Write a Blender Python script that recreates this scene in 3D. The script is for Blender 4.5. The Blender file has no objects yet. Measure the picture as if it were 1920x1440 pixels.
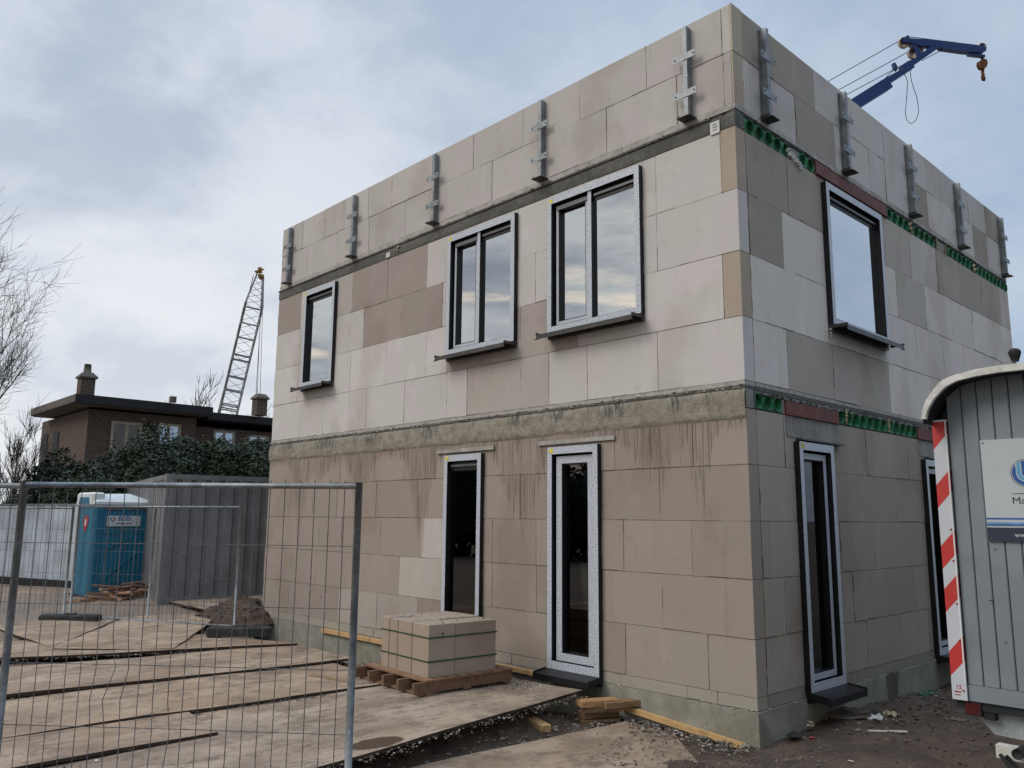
import bpy, math, random
from mathutils import Vector, Matrix, Euler, noise
random.seed(7)
S = bpy.context.scene
COL = S.collection
R = math.radians
# ------------------------------------------------------------------ camera
F_PX = 1526.3
CAM = Vector((4.2204, -7.1693, 1.77))
ROT = Euler((1.73393, -0.008482, 0.813261), 'XYZ')
RM = ROT.to_matrix()
cd = bpy.data.cameras.new('camera'); cam = bpy.data.objects.new('camera', cd); COL.objects.link(cam)
cam.location = CAM; cam.rotation_euler = ROT
cd.sensor_width = 36; cd.lens = F_PX / 1920 * 36; cd.clip_start = .05; cd.clip_end = 3000
S.camera = cam
def ray(u, v): return RM @ Vector(((u-960)/F_PX, -(v-720)/F_PX, -1))
def bp(u, v, ax, val):
    d = ray(u, v); return CAM + d*((val-CAM[ax])/d[ax])
def at(u, v, D): return CAM + ray(u, v)*D
def lx(u, v, y=0.): return bp(u, v, 1, y).x
def ry(u, v, x=0.): return bp(u, v, 0, x).y

# ------------------------------------------------------------------ mesh builder
class MB:
    def __init__(s): s.v = []; s.f = []; s.c = []; s.sm = []; s.cur = (1, 1, 1); s.smooth = False
    def add(s, vs, fs):
        o = len(s.v); s.v += [tuple(p) for p in vs]
        for f in fs:
            s.f.append(tuple(i+o for i in f)); s.c.append(s.cur); s.sm.append(s.smooth)
        return s
    def hexa(s, p):   # 8 points, bottom 4 then top 4 (ccw seen from above)
        return s.add(p, [(3,2,1,0),(4,5,6,7),(0,1,5,4),(1,2,6,5),(2,3,7,6),(3,0,4,7)])
    def box(s, x0, y0, z0, x1, y1, z1, M=None):
        x0, x1 = sorted((x0, x1)); y0, y1 = sorted((y0, y1)); z0, z1 = sorted((z0, z1))
        p = [(x0,y0,z0),(x1,y0,z0),(x1,y1,z0),(x0,y1,z0),(x0,y0,z1),(x1,y0,z1),(x1,y1,z1),(x0,y1,z1)]
        if M is not None: p = [M @ Vector(q) for q in p]
        return s.hexa(p)
    def cham(s, x0, y0, z0, x1, y1, z1, c=.01, M=None):   # box with chamfered vertical edges + top
        a = [(x0+c,y0),(x1-c,y0),(x1,y0+c),(x1,y1-c),(x1-c,y1),(x0+c,y1),(x0,y1-c),(x0,y0+c)]
        b = [(x0+2*c,y0+c),(x1-2*c,y0+c),(x1-c,y0+2*c),(x1-c,y1-2*c),(x1-2*c,y1-c),(x0+2*c,y1-c),(x0+c,y1-2*c),(x0+c,y0+2*c)]
        p = [(x,y,z0) for x,y in a]+[(x,y,z1-c) for x,y in a]+[(x,y,z1) for x,y in b]
        if M is not None: p = [M @ Vector(q) for q in p]
        f = [tuple(range(7,-1,-1)), tuple(range(16,24))]
        for k in range(8):
            n = (k+1)%8; f += [(k,n,8+n,8+k),(8+k,8+n,16+n,16+k)]
        return s.add(p, f)
    def prism(s, pts, d):   # polygon (3-D points) extruded along vector d
        d = Vector(d); pts = [Vector(p) for p in pts]; n = len(pts)
        return s.add(pts+[p+d for p in pts], [tuple(range(n-1,-1,-1)), tuple(range(n,2*n))]+[(k,(k+1)%n,n+(k+1)%n,n+k) for k in range(n)])
    def tube(s, pts, r, n=8, caps=True):
        pts = [Vector(p) for p in pts]; rs = r if isinstance(r, (list, tuple)) else [r]*len(pts)
        vs = []; fs = []; ref = None
        for i, p in enumerate(pts):
            t = (pts[min(i+1, len(pts)-1)]-pts[max(i-1, 0)])
            if t.length < 1e-9: t = Vector((0,0,1))
            t.normalize()
            if ref is None: ref = Vector((0,0,1)) if abs(t.z) < .9 else Vector((1,0,0))
            a = t.cross(ref).normalized(); b = a.cross(t).normalized(); ref = b if abs(t.dot(b)) < .9 else ref
            for k in range(n):
                w = 2*math.pi*(k+.5)/n; vs.append(p+(a*math.cos(w)+b*math.sin(w))*rs[i])
        for i in range(len(pts)-1):
            for k in range(n):
                q = (k+1)%n; fs.append((i*n+k, i*n+q, (i+1)*n+q, (i+1)*n+k))
        if caps: fs += [tuple(range(n)), tuple(range((len(pts)-1)*n+n-1, (len(pts)-1)*n-1, -1))]
        sm = s.smooth; s.smooth = n > 4; s.add(vs, fs); s.smooth = sm
        return s
    def beam(s, a, b, w, h, up=(0,0,1)):
        a = Vector(a); b = Vector(b); t = (b-a).normalized(); up = Vector(up)
        if abs(t.dot(up)) > .95: up = Vector((1,0,0))
        x = t.cross(up).normalized()*w/2; y = x.cross(t).normalized()*h/2
        return s.hexa([a-x-y, a+x-y, a+x+y, a-x+y, b-x-y, b+x-y, b+x+y, b-x+y])
    def stone(s, c, r, M=None):
        c = Vector(c); vs = []
        for d in ((1,0,0),(-1,0,0),(0,1,0),(0,-1,0),(0,0,1),(0,0,-1)):
            q = Vector(d)*random.uniform(.6,1.2)+Vector((random.uniform(-.35,.35),random.uniform(-.35,.35),random.uniform(-.25,.25)))
            vs.append(c+Vector((q.x*r, q.y*r, q.z*r*.6)))
        return s.add(vs, [(0,2,4),(2,1,4),(1,3,4),(3,0,4),(2,0,5),(1,2,5),(3,1,5),(0,3,5)])
    def build(s, name, mat, parent=None, loc=None):
        me = bpy.data.meshes.new(name); me.from_pydata(s.v, [], s.f); me.update()
        at_ = me.attributes.new('Col', 'FLOAT_COLOR', 'FACE')
        at_.data.foreach_set('color', [x for c in s.c for x in (c[0], c[1], c[2], 1)])
        me.polygons.foreach_set('use_smooth', s.sm)
        me.materials.append(mat)
        o = bpy.data.objects.new(name, me); COL.objects.link(o)
        if parent: o.parent = parent
        if loc: o.location = loc
        return o
def tag(o, label=None, cat=None, group=None, kind=None):
    if label: o['label'] = label
    if cat: o['category'] = cat
    if group: o['group'] = group
    if kind: o['kind'] = kind
    return o
def empty(name, loc=(0,0,0), label=None, cat=None, group=None, rz=0):
    o = bpy.data.objects.new(name, None); COL.objects.link(o); o.location = loc; o.rotation_euler = (0,0,rz)
    return tag(o, label, cat, group)

# ------------------------------------------------------------------ materials
class NT:
    def __init__(s, nt): s.nt = nt; s.n = nt.nodes; s.l = nt.links
    def put(s, sock, v):
        if isinstance(v, bpy.types.NodeSocket): s.l.new(v, sock)
        elif v is not None:
            if isinstance(v, tuple) and len(v) == 3 and sock.type == 'RGBA': v = (*v, 1)
            sock.default_value = v
    def m(s, op, a, b=None, c=None, clamp=False):
        x = s.n.new('ShaderNodeMath'); x.operation = op; x.use_clamp = clamp
        s.put(x.inputs[0], a); s.put(x.inputs[1], b)
        if c is not None: s.put(x.inputs[2], c)
        return x.outputs[0]
    def mix(s, f, a, b, bt='MIX'):
        x = s.n.new('ShaderNodeMix'); x.data_type = 'RGBA'; x.blend_type = bt; x.clamp_factor = True
        s.put(x.inputs[0], f); s.put(x.inputs[6], a); s.put(x.inputs[7], b); return x.outputs[2]
    def ramp(s, v, lo, hi):
        x = s.n.new('ShaderNodeMapRange'); x.clamp = True; x.interpolation_type = 'SMOOTHSTEP'
        s.put(x.inputs[0], v); x.inputs[1].default_value = lo; x.inputs[2].default_value = hi; return x.outputs[0]
    def coord(s, kind='Object'):
        if not hasattr(s, 'tc'): s.tc = s.n.new('ShaderNodeTexCoord')
        return s.tc.outputs[kind]
    def pos(s):
        if not hasattr(s, 'geo'):
            s.geo = s.n.new('ShaderNodeNewGeometry'); s.sx = s.n.new('ShaderNodeSeparateXYZ'); s.l.new(s.geo.outputs['Position'], s.sx.inputs[0])
        return s.geo.outputs['Position']
    def xyz(s): s.pos(); return s.sx.outputs
    def comb(s, x, y, z):
        c = s.n.new('ShaderNodeCombineXYZ'); s.put(c.inputs[0], x); s.put(c.inputs[1], y); s.put(c.inputs[2], z); return c.outputs[0]
    def noise(s, vec, scale, detail=3, rough=.55, sc=None):
        if sc:
            mp = s.n.new('ShaderNodeMapping'); s.put(mp.inputs[0], vec); mp.inputs[3].default_value = sc; vec = mp.outputs[0]
        x = s.n.new('ShaderNodeTexNoise'); s.put(x.inputs['Vector'], vec); x.inputs['Scale'].default_value = scale
        x.inputs['Detail'].default_value = detail; x.inputs['Roughness'].default_value = rough; return x.outputs[0]
    def vor(s, vec, scale, feat='F1', sc=None, out=0):
        if sc:
            mp = s.n.new('ShaderNodeMapping'); s.put(mp.inputs[0], vec); mp.inputs[3].default_value = sc; vec = mp.outputs[0]
        x = s.n.new('ShaderNodeTexVoronoi'); x.feature = feat; s.put(x.inputs['Vector'], vec); x.inputs['Scale'].default_value = scale; return x.outputs[out]
    def bump(s, h, strength, dist=.01):
        b = s.n.new('ShaderNodeBump'); b.inputs['Strength'].default_value = strength; b.inputs['Distance'].default_value = dist
        s.put(b.inputs['Height'], h); return b.outputs[0]
def newmat(name):
    m = bpy.data.materials.new(name); m.use_nodes = True; t = NT(m.node_tree); b = m.node_tree.nodes['Principled BSDF']
    return m, t, b
def M_(name, col, rough=.7, metal=0., var=.25, vs=6., bump=.2, bs=40., spec=.4, dirt=None, dirt_amt=.4, world=True, attr=False):
    """general surface: base colour with broad tonal variation, optional dirt, fine bump"""
    m, t, b = newmat(name); P = t.pos() if world else t.coord()
    base = col
    if attr:
        a = t.n.new('ShaderNodeAttribute'); a.attribute_name = 'Col'; base = a.outputs[0]
    n1 = t.noise(P, vs, 5, .6)
    c = t.mix(t.ramp(n1, .3, .7), t.mix(1., base, (1-var,)*3, 'MULTIPLY'), t.mix(1., base, (1+var*.6,)*3, 'MULTIPLY'))
    if dirt: c = t.mix(t.m('MULTIPLY', t.ramp(t.noise(P, vs*.45, 6, .7), .48, .68), dirt_amt), c, dirt)
    t.put(b.inputs['Base Color'], c); b.inputs['Metallic'].default_value = metal
    t.put(b.inputs['Roughness'], t.m('ADD', t.m('MULTIPLY', n1, .2), rough-.1)); b.inputs['Specular IOR Level'].default_value = spec
    if bump: t.put(b.inputs['Normal'], t.bump(t.noise(P, bs, 4, .6), bump))
    return m
MT = {}
def wall_mat():
    m, t, b = newmat('calcium_silicate'); P = t.pos(); X, Y, Z = t.xyz()[:3]
    a = t.n.new('ShaderNodeAttribute'); a.attribute_name = 'Col'; c = a.outputs[0]
    # broad damp patches
    damp = t.noise(P, .8, 7, .55, sc=(1,1,.7)); c = t.mix(t.ramp(damp, .51, .63), c, t.mix(1., c, (.88,.855,.83), 'MULTIPLY'))
    pale = t.noise(t.m('ADD', P, 0) if False else P, 2.6, 4, .6, sc=(1,1,.6)); c = t.mix(t.m('MULTIPLY', t.ramp(pale, .52, .72), .35), c, t.mix(1., c, (1.22,1.22,1.22), 'MULTIPLY'))
    c = t.mix(t.m('MULTIPLY', t.ramp(t.noise(P, 5.5, 6, .75), .55, .7), .5), c, t.mix(1., c, (.8,.77,.72), 'MULTIPLY'))
    fine = t.noise(P, 160, 2, .6); c = t.mix(t.ramp(fine, .2, .8), t.mix(1., c, (.94,)*3, 'MULTIPLY'), t.mix(1., c, (1.05,)*3, 'MULTIPLY'))
    hue = t.noise(P, 1.7, 3, .5); c = t.mix(t.ramp(hue, .4, .6), t.mix(1., c, (1.,1.,.965), 'MULTIPLY'), t.mix(1., c, (1.03,.985,1.), 'MULTIPLY'))
    # dark pits and scuffs
    pores = t.vor(P, 26); c = t.mix(t.m('MULTIPLY', t.m('LESS_THAN', pores, .10), .45), c, t.mix(1., c, (.45,.42,.4), 'MULTIPLY'))
    pit = t.vor(P, 1.5); c = t.mix(t.m('LESS_THAN', pit, .022), c, (.05,.045,.04))
    # weathering runs that start under the first floor band, longest at a few places
    def gauss(x0, w, amp, ax=X):
        d = t.m('DIVIDE', t.m('SUBTRACT', ax, x0), w); return t.m('MULTIPLY', t.m('EXPONENT', t.m('MULTIPLY', t.m('MULTIPLY', d, d), -1)), amp)
    L = .22
    for x0, w, amp in ((-5.28,.26,1.6),(-3.2,.40,1.25),(-8.75,.25,1.5),(-8.1,.3,.35),(-6.9,.3,.7),(-1.1,.35,.55),(-.55,.12,1.0),(-4.3,.3,.1)): L = t.m('ADD', L, gauss(x0, w, amp))
    jit = t.noise(t.comb(t.m('MULTIPLY', X, 22.), 0., 0.), 1., 2, .6)
    dep = t.m('SUBTRACT', 2.80, Z)
    lim = t.m('MULTIPLY', L, t.m('ADD', t.m('MULTIPLY', jit, 2.0), -.25))
    inrun = t.ramp(t.m('SUBTRACT', lim, dep), 0, .10)
    line = t.ramp(t.noise(t.comb(t.m('MULTIPLY', X, 55.), t.m('MULTIPLY', Z, 1.3), 3.), 1., 3, .6), .50, .60)
    front = t.m('MULTIPLY', t.m('LESS_THAN', Y, .03), t.m('LESS_THAN', Z, 2.80))
    k = t.m('MULTIPLY', t.m('MULTIPLY', inrun, line), front)
    soft = t.m('MULTIPLY', t.m('MULTIPLY', inrun, .35), front)
    c = t.mix(soft, c, t.mix(1., c, (.72,.68,.62), 'MULTIPLY'))
    c = t.mix(t.m('MULTIPLY', k, .6), c, (.085,.072,.055))
    # faint runs elsewhere (below parapet and on the gable)
    l2 = t.ramp(t.noise(t.comb(t.m('MULTIPLY', t.m('ADD', X, Y), 9.), t.m('MULTIPLY', Z, .5), 9.), 1., 3, .6), .60, .72)
    c = t.mix(t.m('MULTIPLY', l2, .22), c, t.mix(1., c, (.6,.57,.52), 'MULTIPLY'))
    # splash dirt at the foot
    foot = t.m('MULTIPLY', t.m('SUBTRACT', 1., t.ramp(t.m('ADD', Z, t.m('MULTIPLY', t.noise(P, 3, 4, .7), .35)), .1, .5)), .35)
    c = t.mix(foot, c, (.33,.30,.25))
    t.put(b.inputs['Base Color'], c); b.inputs['Roughness'].default_value = .88; b.inputs['Specular IOR Level'].default_value = .25
    h = t.m('ADD', t.m('MULTIPLY', t.noise(P, 9, 5, .6), .6), t.m('MULTIPLY', fine, .25))
    t.put(b.inputs['Normal'], t.bump(h, .35, .012))
    return m
def film_mat():
    m, t, b = newmat('printed_film'); P = t.pos(); X, Y, Z = t.xyz()[:3]
    q = t.noise(t.comb(t.m('MULTIPLY', t.m('ADD', X, Y), 70.), t.m('MULTIPLY', Z, 70.), 0.), 1., 4, .8)
    r = t.noise(t.comb(t.m('MULTIPLY', t.m('ADD', X, Y), 150.), t.m('MULTIPLY', Z, 90.), 5.), 1., 2, .6)
    c = t.mix(t.m('MULTIPLY', t.ramp(q, .45, .54), t.ramp(r, .42, .54)), (.64,.68,.74), (.12,.15,.21))
    c = t.mix(t.m('MULTIPLY', t.ramp(t.noise(P, 7, 5, .7), .45, .65), .2), c, (.40,.43,.46))
    t.put(b.inputs['Base Color'], c); b.inputs['Roughness'].default_value = .38
    t.put(b.inputs['Normal'], t.bump(t.noise(P, 25, 3, .6), .25))
    return m
def concrete_mat(name, a, bcol, stain, sc=8., bump=.8, moss=None):
    m, t, b = newmat(name); P = t.pos(); X, Y, Z = t.xyz()[:3]
    c = t.mix(t.ramp(t.noise(P, sc, 7, .7), .35, .65), a, bcol)
    c = t.mix(t.m('MULTIPLY', t.ramp(t.noise(P, 1.2, 4, .6), .45, .65), .8), c, stain)
    if moss:
        v = t.m('MULTIPLY', t.ramp(t.noise(t.comb(t.m('MULTIPLY', t.m('ADD', X, Y), 30.), t.m('MULTIPLY', Z, 4.), 0.), 1., 3, .6), .4, .6), t.ramp(t.noise(t.comb(t.m('MULTIPLY', X, .9), 0., 0.), 1.6, 2, .6), .45, .6))
        c = t.mix(t.m('MULTIPLY', v, t.ramp(Z, 2.84, 3.0)), c, moss)
    c = t.mix(t.m('LESS_THAN', t.vor(P, 22), .12), c, (.06,.055,.05))
    t.put(b.inputs['Base Color'], c); b.inputs['Roughness'].default_value = .9; b.inputs['Specular IOR Level'].default_value = .2
    t.put(b.inputs['Normal'], t.bump(t.m('ADD', t.noise(P, 18, 6, .7), t.m('MULTIPLY', t.noise(P, 90, 3, .6), .4)), bump, .02))
    return m
def wet(m):
    t = NT(m.node_tree); b = m.node_tree.nodes['Principled BSDF']; X, Y, Z = t.xyz()[:3]; l = b.inputs['Base Color'].links[0].from_socket
    d = t.m('ABSOLUTE', t.m('SUBTRACT', Y, t.m('ADD', 2.98, t.m('MULTIPLY', t.noise(t.pos(), 6, 3, .6), .06))))
    k = t.m('MULTIPLY', t.m('SUBTRACT', 1., t.ramp(t.m('ADD', d, t.m('MULTIPLY', Z, -.18)), .17, .20)), .75)
    t.put(b.inputs['Base Color'], t.mix(k, l, (.075,.068,.052))); return m
def galv_mat(name='galvanised_steel', col=(.27,.29,.305), dark=(.16,.178,.19), rough=.5, metal=.55):
    m, t, b = newmat(name); P = t.pos()
    sp = t.vor(P, 28, out=0); n = t.noise(P, 7, 5, .65)
    c = t.mix(t.ramp(n, .35, .65), dark, col); c = t.mix(t.m('MULTIPLY', t.ramp(t.noise(P, 45, 3, .7), .55, .7), .45), c, (.55,.58,.6))
    t.put(b.inputs['Base Color'], c); b.inputs['Metallic'].default_value = metal; t.put(b.inputs['Roughness'], t.m('ADD', t.m('MULTIPLY', n, .3), rough-.15))
    t.put(b.inputs['Normal'], t.bump(n, .15)); return m
def glass_mat(name, refl=.55, tint=(.78,.84,.9)):
    m, t, b = newmat(name); t.n.remove(b); out = t.n['Material Output']
    g = t.n.new('ShaderNodeBsdfGlossy'); g.inputs['Roughness'].default_value = .004; g.inputs['Color'].default_value = (*tint, 1)
    tr = t.n.new('ShaderNodeBsdfTransparent'); tr.inputs['Color'].default_value = (.45,.48,.47,1)
    fr = t.n.new('ShaderNodeFresnel'); fr.inputs['IOR'].default_value = 1.5
    f = t.m('ADD', t.m('MULTIPLY', fr.outputs[0], 1.0), refl, clamp=True)
    nn = t.bump(t.noise(t.pos(), 1.1, 1, .4), .06, .02); t.put(g.inputs['Normal'], nn)
    mx = t.n.new('ShaderNodeMixShader'); t.put(mx.inputs[0], f); t.put(mx.inputs[1], tr.outputs[0]); t.put(mx.inputs[2], g.outputs[0])
    t.put(out.inputs['Surface'], mx.outputs[0]); return m
def wood_mat(name, a, b_, axis=(1,14,14), rough=.75, attr=False):
    m, t, b = newmat(name); P = t.coord()
    n = t.noise(P, 3, 5, .65, sc=axis); c = t.mix(t.ramp(n, .35, .65), a, b_)
    if attr:
        at_ = t.n.new('ShaderNodeAttribute'); at_.attribute_name = 'Col'; c = t.mix(1., c, at_.outputs[0], 'MULTIPLY')
    c = t.mix(t.m('MULTIPLY', t.ramp(t.noise(P, 5, 5, .7), .5, .7), .5), c, tuple(x*.45 for x in a))
    t.put(b.inputs['Base Color'], c); b.inputs['Roughness'].default_value = rough; t.put(b.inputs['Normal'], t.bump(n, .3)); return m
def plate_mat():
    m, t, b = newmat('sandy_sheet'); P = t.pos(); X, Y, Z = t.xyz()[:3]
    a = t.n.new('ShaderNodeAttribute'); a.attribute_name = 'Col'
    n = t.noise(P, 1.4, 6, .65, sc=(1.2,.8,1)); c = t.mix(t.ramp(n, .38, .62), (.262,.20,.15), (.40,.318,.24))
    c = t.mix(1., c, a.outputs[0], 'MULTIPLY')
    c = t.mix(t.m('MULTIPLY', t.ramp(t.noise(P, .7, 4, .6), .5, .68), .45), c, (.34,.225,.14))
    gr = t.noise(P, 5, 8, .8, sc=(1,.6,1)); c = t.mix(t.m('MULTIPLY', t.ramp(gr, .50, .60), .75), c, (.165,.128,.097))
    tr = t.noise(P, 2.6, 6, .7, sc=(2.2,.35,1)); c = t.mix(t.m('MULTIPLY', t.ramp(tr, .54, .64), .5), c, (.15,.115,.088))
    c = t.mix(t.m('MULTIPLY', t.ramp(t.noise(P, 30, 4, .8), .55, .68), .5), c, (.12,.095,.07))
    c = t.mix(t.m('MULTIPLY', t.ramp(t.noise(P, 60, 3, .8), .62, .72), .45), c, (.48,.41,.33))
    d = t.m('ADD', t.m('POWER', t.m('DIVIDE', t.m('ADD', X, 1.66), .15), 2.), t.m('POWER', t.m('DIVIDE', t.m('ADD', Y, 3.12), .26), 2.))
    c = t.mix(t.m('SUBTRACT', 1., t.ramp(t.m('ADD', d, t.m('MULTIPLY', t.noise(P, 8, 4, .6), .8)), 1.1, 1.5)), c, (.085,.055,.035))
    t.put(b.inputs['Base Color'], c); b.inputs['Roughness'].default_value = .9; b.inputs['Specular IOR Level'].default_value = .2
    t.put(b.inputs['Normal'], t.bump(t.m('ADD', gr, t.m('MULTIPLY', t.noise(P, 50, 4, .7), .5)), .5, .015)); return m
def soil_mat():
    m, t, b = newmat('building_soil'); P = t.pos(); X, Y, Z = t.xyz()[:3]
    n = t.noise(P, 2.2, 8, .7); c = t.mix(t.ramp(n, .35, .65), (.062,.043,.031), (.125,.088,.063))
    far = t.ramp(t.m('MULTIPLY', X, -1.), 6., 12.); c = t.mix(t.m('MULTIPLY', far, .8), c, (.27,.21,.16))
    c = t.mix(t.m('MULTIPLY', t.ramp(t.noise(P, 24, 6, .75), .5, .66), .6), c, (.045,.033,.025))
    c = t.mix(t.m('MULTIPLY', t.ramp(t.noise(P, 70, 4, .7), .60, .70), .55), c, (.30,.27,.23))
    t.put(b.inputs['Base Color'], c); t.put(b.inputs['Roughness'], t.m('ADD', .6, t.m('MULTIPLY', n, .5)))
    t.put(b.inputs['Normal'], t.bump(t.m('ADD', n, t.m('MULTIPLY', t.noise(P, 40, 6, .75), .5)), .9, .04)); return m
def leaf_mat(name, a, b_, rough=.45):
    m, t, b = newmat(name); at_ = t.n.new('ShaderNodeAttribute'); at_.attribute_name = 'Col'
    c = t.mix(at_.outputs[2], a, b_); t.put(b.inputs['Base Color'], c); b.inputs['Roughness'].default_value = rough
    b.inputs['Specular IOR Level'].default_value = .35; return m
def brick_mat():
    m, t, b = newmat('brown_brick'); X, Y, Z = t.xyz()[:3]
    x = t.n.new('ShaderNodeTexBrick'); t.put(x.inputs['Vector'], t.comb(t.m('ADD', X, Y), Z, 0.))
    x.inputs['Color1'].default_value = (.060,.036,.028,1); x.inputs['Color2'].default_value = (.098,.058,.042,1); x.inputs['Mortar'].default_value = (.11,.095,.08,1)
    x.inputs['Scale'].default_value = 1; x.inputs['Brick Width'].default_value = .22; x.inputs['Row Height'].default_value = .09; x.inputs['Mortar Size'].default_value = .012
    t.put(b.inputs['Base Color'], x.outputs[0]); b.inputs['Roughness'].default_value = .9; return m
def stripe_mat():
    m, t, b = newmat('marker_stripes'); X, Y, Z = t.xyz()[:3]
    # each stripe rises towards the wall side of the board
    q = t.m('SUBTRACT', Z, t.m('MULTIPLY', t.m('SUBTRACT', X, 2.2), 1.15))
    red = t.m('GREATER_THAN', q, 2.25)
    for lo, hi in ((1.864,2.014),(1.469,1.617),(1.195,1.342),(.800,.950)): red = t.m('ADD', red, t.m('MULTIPLY', t.m('GREATER_THAN', q, lo), t.m('LESS_THAN', q, hi)))
    red = t.m('MULTIPLY', red, t.m('GREATER_THAN', Z, .775))
    n = t.noise(t.pos(), 30, 4, .7)
    c = t.mix(red, (.55,.58,.62), (.52,.045,.04)); c = t.mix(t.m('MULTIPLY', t.ramp(n, .58, .7), .35), c, (.35,.3,.3))
    t.put(b.inputs['Base Color'], c); b.inputs['Roughness'].default_value = .35; return m
MT.update(
 wall=wall_mat(), film=film_mat(), galv=galv_mat(), mortar=M_('joint_mortar', (.12,.115,.105), .95, var=.3, vs=20),
 kim=M_('kim_layer', (.40,.38,.35), .9, var=.25, vs=8, dirt=(.2,.18,.15), attr=False),
 band=concrete_mat('rough_edge_concrete', (.38,.35,.295), (.25,.23,.195), (.31,.275,.22), 9, 1.2, moss=(.07,.085,.07)),
 band2=concrete_mat('dark_edge_concrete', (.105,.105,.095), (.165,.16,.145), (.085,.085,.078), 12, .7),
 found=wet(concrete_mat('foundation_concrete', (.33,.325,.275), (.24,.235,.20), (.21,.20,.155), 3, .4)),
 lint=concrete_mat('lintel_concrete', (.33,.32,.295), (.25,.24,.225), (.22,.21,.19), 6, .5),
 black=M_('black_pvc', (.009,.0095,.012), .42, var=.3, vs=3, bump=.05),
 sill=M_('anthracite_aluminium', (.06,.058,.056), .38, .35, var=.25, vs=4, bump=.08, dirt=(.13,.12,.105), dirt_amt=.5),
 vent=M_('vent_grille', (.14,.14,.145), .4, .4, var=.15, bump=0),
 white=M_('white_plastic', (.72,.73,.73), .5, var=.12, bump=.1, dirt=(.45,.42,.36), dirt_amt=.4),
 foam=M_('pur_foam', (.55,.49,.33), .85, var=.2, bump=.6, bs=60),
 glassU=glass_mat('coated_glass', .64, (.82,.86,.9)), glassG=glass_mat('door_glass', .05, (.8,.8,.8)), glassH=glass_mat('house_glass', .5),
 redsteel=M_('primed_steel', (.145,.042,.033), .6, var=.3, vs=5, bump=.2, dirt=(.22,.14,.12), dirt_amt=.35),
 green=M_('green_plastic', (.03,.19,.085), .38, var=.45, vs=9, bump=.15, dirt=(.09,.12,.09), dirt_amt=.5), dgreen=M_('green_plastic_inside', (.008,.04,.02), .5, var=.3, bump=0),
 dark=M_('dark_void', (.012,.012,.012), .9, var=.2, bump=0), room=M_('bare_room', (.16,.15,.14), .9, var=.2, vs=2),
 soil=soil_mat(), soilheap=M_('dug_earth', (.085,.058,.040), .95, var=.45, vs=9, bump=1., bs=25), sheet=plate_mat(), edge=M_('sheet_edge', (.045,.028,.018), .9, var=.4, vs=6),
 rub=M_('rubber_concrete_foot', (.032,.033,.033), .85, var=.3, vs=9, bump=.5, dirt=(.12,.10,.08), dirt_amt=.4),
 planknew=wood_mat('fresh_timber', (.50,.30,.125), (.60,.40,.19)), plankold=wood_mat('weathered_timber', (.15,.085,.052), (.23,.145,.095), attr=True), beam=wood_mat('dirty_beam', (.20,.13,.075), (.33,.22,.12), attr=True),
 stones=M_('rubble_bits', (.3,.27,.23), .9, var=.4, vs=12, attr=True), strap=M_('green_strap', (.01,.06,.035), .4, bump=0),
 teal=M_('teal_plastic', (.008,.145,.245), .42, var=.18, vs=3, bump=.15, dirt=(.03,.10,.12), dirt_amt=.4), roofw=M_('toilet_roof', (.62,.66,.66), .5, var=.08, vs=3, bump=.1),
 cont=M_('container_paint', (.185,.19,.20), .6, var=.2, vs=2, bump=.1, dirt=(.12,.115,.11), dirt_amt=.4),
 hoard=M_('corrugated_sheet', (.50,.56,.62), .45, .1, var=.22, vs=1.6, bump=.1, dirt=(.33,.36,.40), dirt_amt=.5),
 clad=M_('trailer_cladding', (.215,.25,.278), .5, var=.10, vs=2.5, bump=.05, dirt=(.17,.19,.20), dirt_amt=.5), cladgap=M_('cladding_groove', (.02,.024,.028), .8, bump=0),
 rooftrim=M_('weathered_white_trim', (.66,.66,.62), .55, var=.2, vs=14, bump=.2, dirt=(.42,.39,.30), dirt_amt=.6),
 signw=M_('sign_white', (.50,.54,.56), .35, var=.04, bump=0), navy=M_('sign_navy', (.035,.045,.07), .4, var=.1, bump=0), blue=M_('sign_blue', (.03,.12,.38), .4, bump=0), lblue=M_('sign_light_blue', (.13,.40,.66), .4, bump=0), ink=M_('sign_ink', (.03,.035,.045), .5, bump=0),
 ink2=M_('sign_print_white', (.66,.68,.7), .5, bump=0), redp=M_('sign_red', (.42,.02,.03), .4, bump=0), stripe=stripe_mat(),
 craneb=M_('crane_blue', (.012,.045,.19), .42, var=.2, vs=1.5, bump=.05, dirt=(.04,.06,.12), dirt_amt=.3), rope=M_('steel_rope', (.02,.02,.022), .6, bump=0), rust=M_('rusty_block', (.16,.065,.03), .8, var=.5, vs=12, bump=.4), tan=M_('nylon_sheave', (.52,.44,.34), .5, var=.1, bump=0),
 lattice=M_('lattice_paint', (.21,.215,.22), .6, bump=0), yellow=M_('crane_head_yellow', (.35,.21,.06), .6, var=.4, vs=3),
 brick=brick_mat(), fascia=M_('dark_fascia', (.014,.014,.016), .7, bump=0), soffit=M_('soffit_boards', (.11,.095,.08), .8, var=.2, bump=0), roof=M_('bitumen_roof', (.05,.05,.05), .95), wframe=M_('cream_window_frame', (.33,.29,.22), .6, bump=0), curtain=M_('net_curtain', (.55,.57,.6), .9, bump=0),
 leafA=leaf_mat('laurel_leaf', (.007,.017,.006), (.027,.050,.014)), leafB=leaf_mat('conifer_leaf', (.006,.012,.006), (.014,.026,.012), .8),
 bark=M_('bare_bark', (.065,.057,.05), .9, var=.3, vs=4), tyre=M_('tyre_rubber', (.02,.02,.02), .8, bump=.2), lamp=M_('clear_reflector', (.55,.6,.6), .2, bump=0), lampred=M_('red_lamp_lens', (.14,.012,.012), .3, bump=0),
 yel=M_('yellow_sticker', (.62,.55,.08), .5, bump=0), card=M_('grey_cardboard', (.17,.14,.115), .85, var=.3), paper=M_('white_paper', (.62,.62,.6), .7, var=.15, bump=.2),
)

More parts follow.
